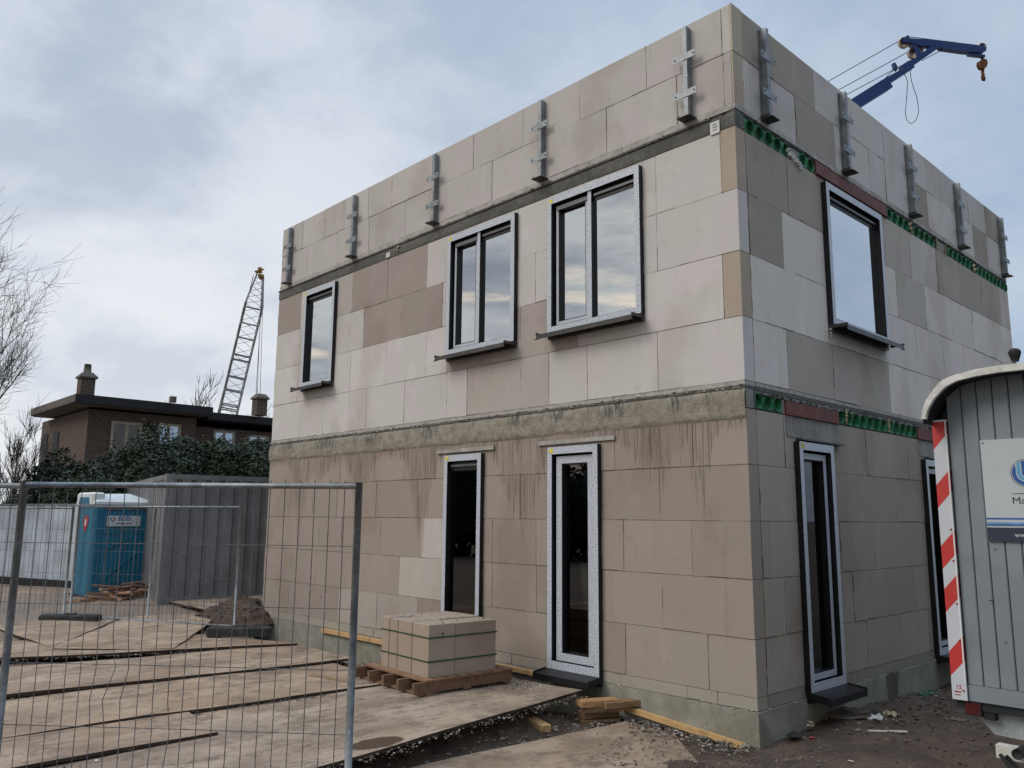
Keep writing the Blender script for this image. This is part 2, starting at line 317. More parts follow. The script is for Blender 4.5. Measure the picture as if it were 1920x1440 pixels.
# ------------------------------------------------------------------ facades as transforms: (u along wall, w outward, z)
def TL(u, w, z): return (u, -w, z)
def TR(u, w, z): return (w, u, z)
def fbox(mb, T, u0, u1, w0, w1, z0, z1):
    a = T(u0, w0, z0); b = T(u1, w1, z1); return mb.box(*a, *b)
def ringbox(mb, T, u0, u1, z0, z1, t, w0, w1, tb=None, tt=None):
    tb = t if tb is None else tb; tt = t if tt is None else tt
    fbox(mb, T, u0, u0+t, w0, w1, z0, z1); fbox(mb, T, u1-t, u1, w0, w1, z0, z1)
    fbox(mb, T, u0+t, u1-t, w0, w1, z0, z0+tb); fbox(mb, T, u0+t, u1-t, w0, w1, z1-tt, z1)
def subtract(rects, ops):
    for (a0, a1, b0, b1) in ops:
        out = []
        for (u0, u1, z0, z1) in rects:
            if a1 <= u0 or a0 >= u1 or b1 <= z0 or b0 >= z1: out.append((u0, u1, z0, z1)); continue
            if a0 > u0: out.append((u0, a0, z0, z1))
            if a1 < u1: out.append((a1, u1, z0, z1))
            m0, m1 = max(u0, a0), min(u1, a1)
            if b0 > z0: out.append((m0, m1, z0, b0))
            if b1 < z1: out.append((m0, m1, b1, z1))
        rects = out
    return [r for r in rects if r[1]-r[0] > .012 and r[3]-r[2] > .012]

HOUSE = empty('unfinished_house', (0,0,0), 'large two-storey house shell of grey and brown sand-lime blocks, still without outer brickwork', 'building')
WIN_L = {'A': (-8.84,-7.80,4.04,5.80), 'B': (-4.71,-3.29,4.04,5.80), 'C': (-2.69,-1.22,4.04,5.80), 'D': (-4.68,-3.90,.05,2.62), 'E': (-2.68,-1.88,.05,2.62)}
WIN_R = {'F': (1.90,3.50,4.04,5.80), 'G': (.93,1.72,.05,2.60), 'H': (4.42,5.22,.05,2.60)}
ZG = [0., .12, .65, 1.205, 1.76, 2.312, 2.87]
ZU = [3.15, 3.81, 4.496, 5.165, 5.86]
LEN = 9.94; WID = 9.1
LIGHT = (.555,.545,.528); MID = (.50,.482,.462); BROWN = (.335,.292,.264); GB = (.325,.283,.247); TAN = (.40,.345,.28); GL = (.455,.43,.39)
RL = (.68,.645,.605); RD = (.355,.322,.28); RG = (.36,.325,.28)
def jt(c, a=.06):
    k = 1+random.uniform(-a, a); return tuple(x*k for x in c)
def mixc(a, b, f): return tuple(x*(1-f)+y*f for x, y in zip(a, b))
def toneL(x, z):
    if z < .12: return (.36,.335,.29)
    if z < 2.87:
        if .65 < z < 1.205 and -5.55 < x < -4.6: return jt(GL, .04)
        if 1.205 < z < 1.76 and -5.05 < x < -4.6: return jt((.50,.475,.44), .04)
        if z < .65 and -7.4 < x < -5.6: return jt(mixc(GB, GL, .6))
        if z < .65 and x > -1.9: return jt(mixc(GB, GL, .22))
        if -3.9 < x < -3.6 and 1.2 < z < 1.76: return jt(mixc(GB, GL, .5))
        return jt(GB, .07)
    if z > 6.0: return jt(mixc((.46,.445,.425), MID, random.random()), .06)
    if x > -.3 and (z > 5.165 or 3.81 < z < 4.49): return TAN
    if z > 5.165:
        if x < -8.8: return jt(BROWN)
        if -7.8 < x < -7.2: return jt(mixc(MID, BROWN, .4))
        if -7.3 < x < -5.2: return jt(BROWN)
        return jt(mixc(MID, LIGHT, .4)) if x < -4.6 else jt(LIGHT, .03)
    if z > 4.496:
        if -7.2 < x < -4.6: return jt(BROWN)
        if -3.3 < x < -2.6: return jt(BROWN)
        return jt(mixc(MID, LIGHT, .5)) if x < -3 else jt(LIGHT, .03)
    if z > 3.81:
        if -3.4 < x < -2.3: return jt(mixc(BROWN, MID, .25))
        if -4.6 < x < -3.3: return jt(mixc(BROWN, MID, .3))
        return jt(LIGHT, .04)
    if -4.2 < x < -2.65: return jt(mixc(BROWN, MID, .55), .03)
    return jt(LIGHT, .05)
def toneR(y, z):
    if z < .12: return (.26,.25,.22)
    if z < 2.87: return jt(RG, .07)
    if z > 6.0: return jt(mixc(MID, RL, random.random()*.7) if random.random() > .18 else RD, .06)
    if z > 5.165:
        if y < 1.9: return jt(RD)
        if 5.1 < y < 5.6 or y > 8.2: return jt(mixc(RD, RL, .6))
        if y < 4.7: return jt(mixc(RD, RL, .3))
        return jt(mixc(RD, RL, .15))
    if z > 4.496:
        if y < .8: return jt(RD)
        if 4.0 < y < 4.9: return jt(mixc(RD, RL, .45))
        return jt(RL, .05)
    if z > 3.81: return jt(RL, .04)
    if .7 < y < 3.4: return jt(mixc(RD, RL, .12 if y < 1.8 else .35))
    return jt(RL, .05)
def fixjoints(js, u0, u1, step=.9):
    js = sorted(j for j in js if u0+.08 < j < u1-.08); pts = [u0]+js+[u1]; out = [u0]
    for a, b in zip(pts, pts[1:]):
        n = max(1, round((b-a)/step))
        if b-a < 1.25: n = 1
        for k in range(1, n): out.append(a+(b-a)*k/n)
        out.append(b)
    return out
def blocks(mb, T, u0, u1, zs, joints, ops, tone, g=.0055, depth=.2):
    for i in range(len(zs)-1):
        z0, z1 = zs[i], zs[i+1]; js = fixjoints(joints.get(i, []), u0, u1)
        for a, b in zip(js, js[1:]):
            mb.cur = tone((a+b)/2, (z0+z1)/2); w = random.uniform(-.007, .001); s0 = random.uniform(.6, 2.0)*g; dz = random.uniform(-.0015, .0015)
            for r in subtract([(a+s0/2, b-g/2, z0+g/2+dz, z1-g/2)], ops):
                fbox(mb, T, r[0], r[1], -depth+.012, w, r[2], r[3])
                col = mb.cur; q = r[0]
                while q < r[1]-.05:
                    L = min(random.uniform(.04,.35), r[1]-q)
                    if random.random() < .6:
                        k = random.choice((1.2,1.12,.75,.6,.4)); mb.cur = tuple(x*k for x in col); h = random.uniform(.002,.0065); zz = r[2]+random.uniform(-.003,.002)
                        fbox(mb, T, q, q+L*.9, w-.004, w+random.uniform(.001,.003), zz, zz+h)
                    q += L
                q = r[2]
                while q < r[3]-.05:
                    L = min(random.uniform(.04,.25), r[3]-q)
                    if random.random() < .55:
                        k = random.choice((1.2,1.1,.6,.4,.3)); mb.cur = tuple(x*k for x in col); h = random.uniform(.002,.006)
                        fbox(mb, T, r[0]-.002, r[0]-.002+h, w-.004, w+random.uniform(.001,.003), q, q+L*.9)
                    q += L
                for _ in range(2):
                    if random.random() < .35:
                        q, zz = random.choice((r[0], r[1])), random.choice((r[2], r[3])); mb.cur = tuple(x*random.choice((.35,.5,.65)) for x in col); mb.stone(T(q, w-.006, zz), random.uniform(.010,.022))
                mb.cur = col
def opl(d): return [(a, b, c-.0, e) for a, b, c, e in d.values()]
# joint positions read along each course
jl = lambda L: [lx(u, v) for u, v in L]
jr = lambda L: [ry(u, v) for u, v in L]
JG = {0: [-9.2,-8.3,-7.1,-5.6,-3.35,-.78,-.43], 1: jl([(540,1120),(632,1150),(705,1160),(783,1140),(922,1180),(1173,1220),(1328,1240)]), 2: jl([(545,1080),(590,1080),(660,1080),(748,1070),(922,1090),(1005,1090),(1241.7,1130)]),
      3: jl([(560,1000),(640,1000),(713,1000),(790,1000),(923,1000),(1005,1000),(1168.6,1000),(1297,1030)]), 4: jl([(545,920),(632,920),(705,920),(783,920),(975,900),(1236,920)]),
      5: jl([(560,870),(638,880),(703,850),(817,830),(926,850),(1006,840),(1152,850),(1298.6,850)])}
JU = {0: jl([(562,760),(654,760),(686.6,760),(757,760),(836.7,740),(875,735),(975,750),(1029,730),(1101,700),(1233,680)]), 1: jl([(657,680),(724,660),(799,650),(837.5,690),(975,640),(1356,540)]),
      2: jl([(682,600),(752,590),(829,580),(1231,430)]), 3: jl([(661,540),(801,480),(1351,300)])}
JP = {0: jl([(575,500),(631,480),(691,450),(760,430),(804,420),(837,310+80),(922,350),(1030,300),(1137,250),(1269,200),(1356,150)]), 1: jl([(607,430),(690,400),(735,350),(818,320),(887,300),(980,240),(1087,190),(1211,120),(1352,60)])}
KG = {0: [.9,2.2,3.5,6.2], 1: [1.5+.95,3.4,4.3,6.4], 2: [.6,2.15,3.05,3.95,6.0], 3: [.35,1.9,2.8,3.7,5.7], 4: jr([(1417,960),(1616,950),(1682,950)])+[6.1], 5: jr([(1471,820),(1625,850),(1702,860)])+[5.6,6.5]}
KU = {0: jr([(1478,700),(1563,700),(1604,700),(1667,700),(1691,710),(1744,700)])+[6.3,7.2], 1: jr([(1494,560),(1718,640),(1767,640)])+[6.5,7.6], 2: jr([(1468,440),(1684,580),(1784,600),(1825,620)]), 3: jr([(1709,500),(1758,520),(1801,540),(1842,570),(1878,600)])}
KP = {0: jr([(1405,150),(1492,220),(1632,340),(1661,350),(1740,400),(1827,460),(1853,490)]), 1: jr([(1447,100),(1526,160),(1656,260),(1760,345),(1815,390)])}
opsL, opsR = opl(WIN_L), opl(WIN_R)
mb = MB(); blocks(mb, TL, -LEN, 0, ZG, JG, opsL, toneL); mb.build('block_wall', MT['wall'], HOUSE)
mb = MB(); blocks(mb, TR, .2, WID, ZG, KG, opsR, toneR); mb.build('block_wall', MT['wall'], HOUSE)
mb = MB(); blocks(mb, TL, -LEN, .0, ZU, JU, opsL, toneL); mb.build('block_wall', MT['wall'], HOUSE)
mb = MB(); blocks(mb, TR, .2, WID, ZU, KU, opsR, toneR); mb.build('block_wall', MT['wall'], HOUSE)
mb = MB(); blocks(mb, TL, -LEN+.02, -.02, [6.125,6.72,7.27], JP, [], toneL); blocks(mb, TR, .2, WID+.0, [6.125,6.72,7.27], KP, [], toneR)
mb.cur = (.46,.41,.33); mb.box(-.02+.002, 0.004, 6.13, -.001, .2, 6.718); mb.box(-.018, .0, 6.722, .004, .2, 7.27)
mb.build('parapet', MT['wall'], HOUSE)
mb = MB()   # mortar core behind the block joints
for r in subtract([(-LEN+.012, -.012, .0, 2.868), (-LEN+.012, -.012, 3.10, 5.858), (-LEN+.03, -.03, 6.12, 7.262)], opsL): fbox(mb, TL, r[0], r[1], -.18, -.012, r[2], r[3])
for r in subtract([(.195, WID-.012, .0, 2.868), (.195, WID-.012, 3.10, 5.858), (.195, WID-.012, 6.12, 7.262)], opsR): fbox(mb, TR, r[0], r[1], -.18, -.012, r[2], r[3])
mb.build('mortar_joints', MT['mortar'], HOUSE)
mb = MB(); mb.box(-LEN, WID-.2, 0, -.21, WID-.01, 7.25); mb.box(-LEN+.01, .21, 0, -LEN+.2, WID-.21, 7.25); mb.build('rear_wall', MT['room'], HOUSE)
mb = MB(); mb.box(-LEN+.21, .21, -.15, -.21, WID-.21, -.01); mb.box(-LEN+.21, .19, 2.875, -.21, WID-.21, 3.07); mb.box(-LEN+.21, .21, 5.865, -.21, WID-.21, 6.04)
mb.box(-LEN+.3, 4.4, .0, -.3, 4.55, 2.87); mb.box(-3.3, .25, .0, -3.2, 4.3, 2.87); mb.box(-LEN+.3, 4.4, 3.08, -.3, 4.55, 5.85); mb.build('concrete_floor', MT['room'], HOUSE)
# foundation
mb = MB(); mb.box(-LEN-.01, -.012, -.9, .014, .2, -.004); mb.box(-.19, .2, -.9, .014, WID, -.004); mb.box(-LEN, WID-.19, -.9, -.19, WID, -.004); mb.box(-LEN, .2, -.9, -LEN+.19, WID-.19, -.004)
mb.build('foundation', MT['found'], HOUSE)
mb = MB()   # rough squeezed-out mortar along the foundation joint
random.seed(3)
for k in range(150):
    x = random.uniform(-LEN, 0); mb.stone((x, -.008, random.uniform(-.018,.006)), random.uniform(.006,.018))
    y = random.uniform(.1, WID); mb.stone((.008, y, random.uniform(-.018,.006)), random.uniform(.006,.02))
mb.build('joint_crust', MT['kim'], HOUSE)['kind'] = 'stuff'
# first-floor band, front: bulging rough concrete
def band(name, x0, x1, z0, z1, mat, amp, base, nx=420, nz=14, yb=.003):
    mb = MB(); mb.smooth = True; vs = []; fs = []
    for i in range(nx+1):
        x = x0+(x1-x0)*i/nx
        for j in range(nz+1):
            q = j/nz; z = z0+(z1-z0)*q
            n = noise.fractal(Vector((x*2.2, z*5, 1)), 1., 2.2, 5)
            y = -base*(1-abs(2*q-1)**4)-amp*(n*.5+.5)*(.3+.7*math.sin(math.pi*min(1, max(0, q*.92+.04))))
            if j == 0 or j == nz: y = yb
            zz = z+(noise.noise(Vector((x*3, 0, 4)))*.012 if j < 2 else 0)+(noise.noise(Vector((x*5, 2, 4)))*.010 if j >= nz-1 else 0)
            vs.append((x, y, zz))
    for i in range(nx):
        for j in range(nz):
            a = i*(nz+1)+j; fs.append((a, a+nz+1, a+nz+2, a+1))
    mb.add(vs, fs); return mb.build(name, mat, HOUSE)
band('floor_edge', -LEN-.012, .001, 2.765, 3.068, MT['band'], .030, .010)
mb = MB(); mb.box(-LEN-.01, .004, 2.874, -.0, .19, 3.066); mb.box(-LEN-.01, -.006, 3.07, 0.002, .19, 3.10); mb.box(-.1, .2, 3.068, .001, WID, 3.105); mb.build('floor_edge', MT['band2'], HOUSE)
mb = MB()
x = -LEN
while x < -.05:
    w = random.uniform(.35,.9); x1 = min(x+w, 0.0); mb.cur = jt((.30,.275,.24), .2); mb.box(x, random.uniform(-.002,.006), 3.103, x1-.005, .19, 3.147); x = x1
y = .2
while y < WID-.05:
    w = random.uniform(.35,.9); y1 = min(y+w, WID); mb.box(-.19, y, 3.108, random.uniform(-.005,.003), y1-.005, 3.147); y = y1
mb.build('levelling_course', MT['kim'], HOUSE)
# ragged mortar drips along that joint
mb = MB()
for k in range(260):
    x = random.uniform(-LEN, -2.2) if k < 200 else random.uniform(-2.2, 0); mb.stone((x, -.010, 3.095+random.uniform(-.02,.018)), random.uniform(.008,.028))
mb.build('joint_crust', MT['kim'], HOUSE)['kind'] = 'stuff'
band('floor_edge', -LEN-.004, .001, 5.866, 6.02, MT['band2'], .006, .002, nz=8, yb=.001)
mb = MB(); mb.box(-LEN, .004, 5.864, -.001, .19, 6.04); mb.box(-LEN-.02, -.018, 6.022, -.3, .19, 6.045); mb.build('floor_edge', MT['band2'], HOUSE)
mb = MB(); x = -LEN+.02
while x < -.1:
    w = random.uniform(.4,.95); x1 = min(x+w, -.02)
    mb.box(x, -.004+random.uniform(-.004,.004), 6.052+random.uniform(-.004,.006), x1-.005, .19, 6.122); x = x1
y = .0
while y < WID-.05:
    w = random.uniform(.4,.95); y1 = min(y+w, WID); mb.box(-.19, y, 6.060+random.uniform(-.004,.006), .004+random.uniform(-.004,.004), y1-.005, 6.122); y = y1
mb.build('levelling_course', MT['kim'], HOUSE)
mb = MB()
for k in range(170): mb.stone((random.uniform(-6, -.1), random.uniform(-.012,.004), 6.048+random.uniform(-.012,.004)), random.uniform(.008,.03))
for k in range(200): mb.stone((random.uniform(-.02,.008), random.uniform(.05, WID), 6.05+random.uniform(-.012,.008)), random.uniform(.008,.028))
for k in range(420): mb.stone((random.uniform(-.03,.010), random.uniform(.15, 5.2), 3.055+random.uniform(-.03,.012)), random.uniform(.008,.024))
mb.build('joint_crust', MT['band2'], HOUSE)['kind'] = 'stuff'
# hollow-core floor ends with green duct caps
mb = MB(); mb.box(-.2, .2, 5.862, -.085, WID, 6.045); mb.box(-.2, .2, 2.874, -.085, WID, 3.066); mb.box(-.085, .0, 6.040, -.004, WID, 6.056); mb.build('hollow_core_floor', MT['band2'], HOUSE)
mb = MB(); mb.box(-.085, .195, 3.03, -.004, WID, 3.066); mb.box(-.002, 0.003, 2.874, .003, .14, 3.066); mb.build('hollow_core_floor', MT['lint'], HOUSE)
def ring_cap(y, z, r=.082, hw=.0965, hh=.088):
    mb = MB(); n = 28; sq = []; ci = []; li = []; inn = []
    for k in range(n):
        a = 2*math.pi*k/n; c, s = math.cos(a), math.sin(a); q = min(hw/max(abs(c),1e-6), hh/max(abs(s),1e-6))
        sq.append((-.016+random.uniform(-.002,.002), y+c*q, z+s*q)); ci.append((-.012, y+c*r, z+s*r)); li.append((.002, y+c*(r-.004), z+s*(r-.004))); inn.append((.0, y+c*(r-.011), z+s*(r-.011)))
    dp = [(-.075, y+math.cos(2*math.pi*k/n)*(r-.016), z+math.sin(2*math.pi*k/n)*(r-.016)) for k in range(n)]
    fs = []
    for L in range(4):
        for k in range(n): fs.append((L*n+k, L*n+(k+1)%n, (L+1)*n+(k+1)%n, (L+1)*n+k))
    mb.add(sq+ci+li+inn+dp, fs); o = mb.build('duct_cap', MT['green'], HOUSE)
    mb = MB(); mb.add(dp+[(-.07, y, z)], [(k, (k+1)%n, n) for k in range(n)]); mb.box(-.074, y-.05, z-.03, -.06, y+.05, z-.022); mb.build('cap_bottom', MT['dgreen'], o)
for k in list(range(6))+[7, 8]: ring_cap(.115+.195*k, 5.950)
yy = 3.94
while yy < WID-.05:
    if not (5.63 < yy < 6.1): ring_cap(yy, 5.948)
    yy += .196
for y in (.234,.44,.635): ring_cap(y, 2.968)
y = 2.098
while y < 4.35: ring_cap(y, 2.968); y += .198
for a_, b_, z_ in ((1.20,1.37,5.87),(5.68,6.05,5.87),(.72,.78,2.88),(4.95,8.9,2.88)): mb = MB(); mb.box(-.085, a_, z_, -.008, b_, z_+.15); mb.build('concrete_fill', MT['lint'], HOUSE)
# PUR foam and white plaster lumps in the gaps
def lumps(name, pts, mat):
    mb = MB(); mb.smooth = True
    for p, r in pts: mb.stone(p, r); mb.stone((p[0], p[1]+r*.5, p[2]+r*.6), r*.8)
    return mb.build(name, mat, HOUSE)
lumps('white_plaster', [((.0,1.10+.04*i,5.93-.015*i+random.uniform(-.02,.02)),.05) for i in range(8)], MT['white'])
lumps('foam_lump', [((.01,4.62,5.97),.05),((.012,4.64,5.91),.045),((.01,4.66,5.86),.03)], MT['foam'])
lumps('foam_lump', [((.01,5.66,5.92+.03*i),.022) for i in range(-2,4)]+[((.01,6.02,5.90+.03*i),.024) for i in range(-2,4)], MT['foam'])
lumps('foam_lump', [((.01,7.27,5.94),.05),((.012,7.29,5.88),.05)], MT['foam'])
lumps('foam_lump', [((.004,2.205,2.90+.028*i),.026) for i in range(6)]+[((.004,3.42,2.90+.028*i),.024) for i in range(6)], MT['foam'])
lumps('foam_lump', [((lx(748,470),-.02,5.98),.045),((lx(747,475),-.02,5.92),.035),((lx(741,477),-.02,5.95),.02)], MT['foam'])
lumps('foam_lump', [((-.45,-.0,2.55),.0),((.03,1.88,3.97),.02),((.03,1.885,3.93),.022),((.03,1.89,3.89),.02)], MT['white'])
lumps('foam_lump', [((.02,ry(1738,975),bp(1738,975,0,0).z),.035)], MT['white'])
mb = MB(); a = bp(1332,243,1,-.01); mb.box(a.x, -.016, a.z-.07, a.x+.115, -.012, a.z+.07); o = mb.build('paper_label', MT['paper'], HOUSE)
mb = MB(); [mb.box(a.x+.03, -.018, a.z+dz, a.x+.03+w, -.0165, a.z+dz+.008) for dz, w in ((.03,.05),(.0,.06),(-.03,.045))]; mb.build('print', MT['ink'], o)
a = bp(728,477,1,-.01); mb = MB(); mb.box(a.x-.05, -.014, a.z-.05, a.x+.05, -.011, a.z+.03); mb.build('paper_label', MT['paper'], HOUSE)
# red steel lintels and the concrete ones under them
for y0, y1, z0, z1 in ((1.775,3.835,5.868,6.035), (.78,2.005,2.876,3.02), (4.36,5.3,2.876,3.03)):
    mb = MB(); mb.box(-.1, y0, z0, .012, y1, z1); mb.box(-.1, y0-.001, z0-.006, .03, y1+.001, z0+.004); mb.build('steel_lintel', MT['redsteel'], HOUSE)
for y0, y1 in ((.78,1.985), (4.34,5.3)):
    mb = MB(); z0 = 2.645; mb.prism([(.006,y0+.03,z0),(.006,y1,z0),(.006,y1,2.866),(.006,y0,2.866),(.006,y0,z0+.05)], (-.01,0,0)); mb.build('concrete_lintel', MT['lint'], HOUSE)
    mb = MB(); mb.box(.0, y0+.2, 2.615, .07, y1, 2.632); mb.build('lead_flashing', MT['sill'], HOUSE)
for x0, x1 in ((-4.91,-3.70), (-2.88,-1.665)):
    mb = MB(); mb.box(x0, -.028, 2.655, x1, -.003, 2.705); mb.build('lintel_board', MT['kim'], HOUSE)

# ------------------------------------------------------------------ windows
def window(T, r, kind, sticker=True, right=False):
    u0, u1, z0, z1 = r; name = 'window' if z0 > 1 else 'tall_window'
    e = bpy.data.objects.new(name, None); COL.objects.link(e); e.parent = HOUSE
    u0 += .002; u1 -= .002; z0 += .002; z1 -= .002; W = .062
    fr = MB(); ringbox(fr, T, u0, u1, z0, z1, .075, -.13, W)
    fl = MB(); t = .072; ringbox(fl, T, u0+.001, u1-.001, z0+.001, z1-.001, t, W, W+.003, tb=.07 if z0 > 1 else .09, tt=.085)
    i0, i1, j0, j1 = u0+.075, u1-.075, z0+.075, z1-.075
    panes = MB(); gl = MT['glassU'] if z0 > 1 else MT['glassG']
    def fixed(a, b, c, d, vent=True):
        ringbox(fr, T, a, b, c, d, .006, -.13, -.09)
        top = d-.012
        if vent:
            fbox(fr, T, a+.001, b-.001, -.10, -.004, d-.14, d-.0)
            v = MB(); fbox(v, T, a+.02, b-.02, -.003, .022, d-.085, d-.055); v.build('vent_strip', MT['vent'], e); top = d-.14
        fbox(panes, T, a+.004, b-.004, -.018, -.010, c+.004, top)
    def sash(a, b, c, d, w1=.012, t=.062):
        s = MB(); ringbox(s, T, a+.028, b-.028, c+.02, d-.035, t, -.09, w1); o = s.build('sash', MT['black'], e)
        f = MB(); ringbox(f, T, a+.029, b-.029, c+.021, d-.036, t-.012, w1, w1+.002); f.build('protective_film', MT['film'], o)
        fbox(panes, T, a+.03+t-.005, b-.03-t+.005, -.06, -.052, c+.02+t-.005, d-.035-t+.005)
        ringbox(fr, T, a, b, c, d, .012, -.10, -.02)
    if kind == 'fixed': fixed(i0, i1, j0, j1)
    elif kind == 'sash': sash(i0, i1, j0, j1, t=.10)
    elif kind == 'sash2': sash(i0, i1, j0, j1, t=.075)
    else:
        m = u0+(u1-u0)*.475
        fbox(fr, T, m-.03, m+.03, -.10, W-.02, z0+.075, z1-.075); fbox(fl, T, m-.028, m+.028, W-.02, W-.017, z0+.072, z1-.088)
        sash(i0, m-.03, j0, j1, w1=.0, t=.05); fixed(m+.03, i1, j0, j1)
        s = MB(); fbox(s, T, i0+.05, m-.05, .0, .02, j1-.10, j1-.06); s.build('vent_strip', MT['vent'], e)
    fr.build('frame', MT['black'], e); o = fl.build('protective_film', MT['film'], e)
    if sticker:
        q = MB(); fbox(q, T, u0+.03, u0+.10, W+.0035, W+.005, z1-.07, z1-.02); q.build('sticker', MT['yel'], o)
    panes.build('pane', gl, e)
    # sill
    s = MB()
    if z0 > 1:
        so = .235; a, b = u0-.02, u1-.0
        pts = [T(a, W-.01, z0-.004), T(a, so, z0-.045), T(a, so, z0-.10), T(a, so-.006, z0-.10), T(a, so-.006, z0-.05), T(a, W-.01, z0-.012)]
        s.prism(pts, Vector(T(b, 0, 0))-Vector(T(a, 0, 0)))
        ends = (a,) if not right else (b,)
        for q in (a, b): fbox(s, T, q-.004, q+.004, W, so+.004, z0-.055, z0-.018)
        q = a if not right else b
        s.prism([T(q-.03, so-.03, z0-.10), T(q+.03, so-.03, z0-.10), T(q+.03, so+.01, z0-.10), T(q-.03, so+.01, z0-.10)], (0,0,.006))
        # support box under the frame
        fbox(s, T, a+.02, b, .001, W-.012, z0-.085, z0-.003)
        s.build('window_sill', MT['sill'], e)
    else:
        so = .27; a, b = u0-.02, u1+.02
        s.prism([T(a, W+.001, z0-.002), T(a, so, z0-.03), T(a, so, z0-.10), T(a, so-.008, z0-.10), T(a, so-.008, z0-.045), T(a, W+.001, z0-.02)], Vector(T(b, 0, 0))-Vector(T(a, 0, 0)))
        for q in (a, b): s.prism([T(q-.004, W+.001, z0+.01), T(q-.004, so+.003, z0-.015), T(q-.004, so+.003, z0-.10), T(q-.004, W+.001, z0-.05)], Vector(T(.008,0,0))-Vector(T(0,0,0)))
        fbox(s, T, a+.01, b-.01, .016, W-.001, z0-.10, z0-.002)
        s.build('door_sill', MT['black'], e)
    return e
window(TL, WIN_L['A'], 'fixed'); window(TL, WIN_L['B'], 'double'); window(TL, WIN_L['C'], 'double')
window(TL, WIN_L['D'], 'fixed'); window(TL, WIN_L['E'], 'sash')
window(TR, WIN_R['F'], 'fixed', False, right=True); window(TR, WIN_R['G'], 'sash2', True, right=True); window(TR, WIN_R['H'], 'sash2', False, right=True)

# ------------------------------------------------------------------ parapet brackets
def bracket(T, u):
    e = bpy.data.objects.new('parapet_bracket', None); COL.objects.link(e); e.parent = HOUSE
    m = MB(); zb, zt = 6.13, 7.205
    fbox(m, T, u-.029, u+.029, .004, .085, zb, zt); fbox(m, T, u-.055, u-.0345, .003, .008, zb, zt); m.build('channel', MT['galv'], e)
    for z in (6.40, 6.84):
        p = MB(); fbox(p, T, u-.155, u+.140, .086, .092, z-.040, z+.040)
        p.build('cross_plate', MT['galv'], e)
        p = MB()
        for q in (-.125, .115): a = Vector(T(u+q, .094, z)); b = Vector(T(u+q, .104, z)); p.tube([a, b], .007, 6)
        p.build('bolt', MT['rope'], e)
    m = MB(); fbox(m, T, u-.085, u+.085, -.0, .15, zb-.025, zb-.017); fbox(m, T, u-.085, u-.078, .005, .12, zb-.017, zb+.02); m.build('foot_plate', MT['sill'], e)
for x in (-.545,-2.81,-5.07,-7.30,-9.54): bracket(TL, x)
for y in (.605,2.58,4.71,6.70,8.90): bracket(TR, y)

# ------------------------------------------------------------------ ground
def gh(x, y):
    z = -.13
    if x < -9.5: z = -.13+.13*min(1, (-9.5-x)/3)
    # trench along the two visible walls
    dl = max(0, -y) if x < .2 else math.hypot(max(0, x), max(0, -y))
    if -10.6 < x < -1.0 and y > -2: z = min(z, -.41+.28*min(1, max(0, dl-.1)/1.0)) if x > -9.9 else z
    # low ground to the right of the boards
    k = max(0, min(1, (x+2.1)/.5)); low = -.335
    if y > -4.6: z = z*(1-k)+low*k
    else:
        q = max(0, min(1, (-4.6-y)/2)); z = z*(1-k)+(low*(1-q)-.13*q)*k
    if x > -.2 and y > .2: z = -.32+.06*math.sin(y*.8)
    d = math.hypot(x+13.5, y-2.2) ; z += .25*math.exp(-(d/2.6)**2) if x < -10.1 else 0
    rr = math.hypot(x-4, y+7)
    if rr > 60: z = min(z, -.1)
    amp = .030 if rr < 40 else .1
    z += amp*noise.fractal(Vector((x*1.1, y*1.1, 0)), 1., 2.1, 4)
    if x > -2.4 and y > -4: z += .022*noise.fractal(Vector((x*5, y*5, 3)), .8, 2.1, 4)
    return z
def axis(lo, hi, st, far):
    a = []; x = lo
    while x <= hi: a.append(x); x += st
    s = st; x = lo
    b = []
    while x > -far: s *= 1.25; x -= s; b.append(x)
    s = st; x = a[-1]; c = []
    while x < far: s *= 1.25; x += s; c.append(x)
    return b[::-1]+a+c
XS = axis(-15, 5.5, .07, 1500); YS = axis(-6, 7, .07, 1500)
mb = MB(); mb.smooth = True
vs = [(x, y, gh(x, y)) for x in XS for y in YS]; ny = len(YS)
mb.add(vs, [(i*ny+j, (i+1)*ny+j, (i+1)*ny+j+1, i*ny+j+1) for i in range(len(XS)-1) for j in range(ny-1)])
tag(mb.build('ground', MT['soil']), kind='structure')

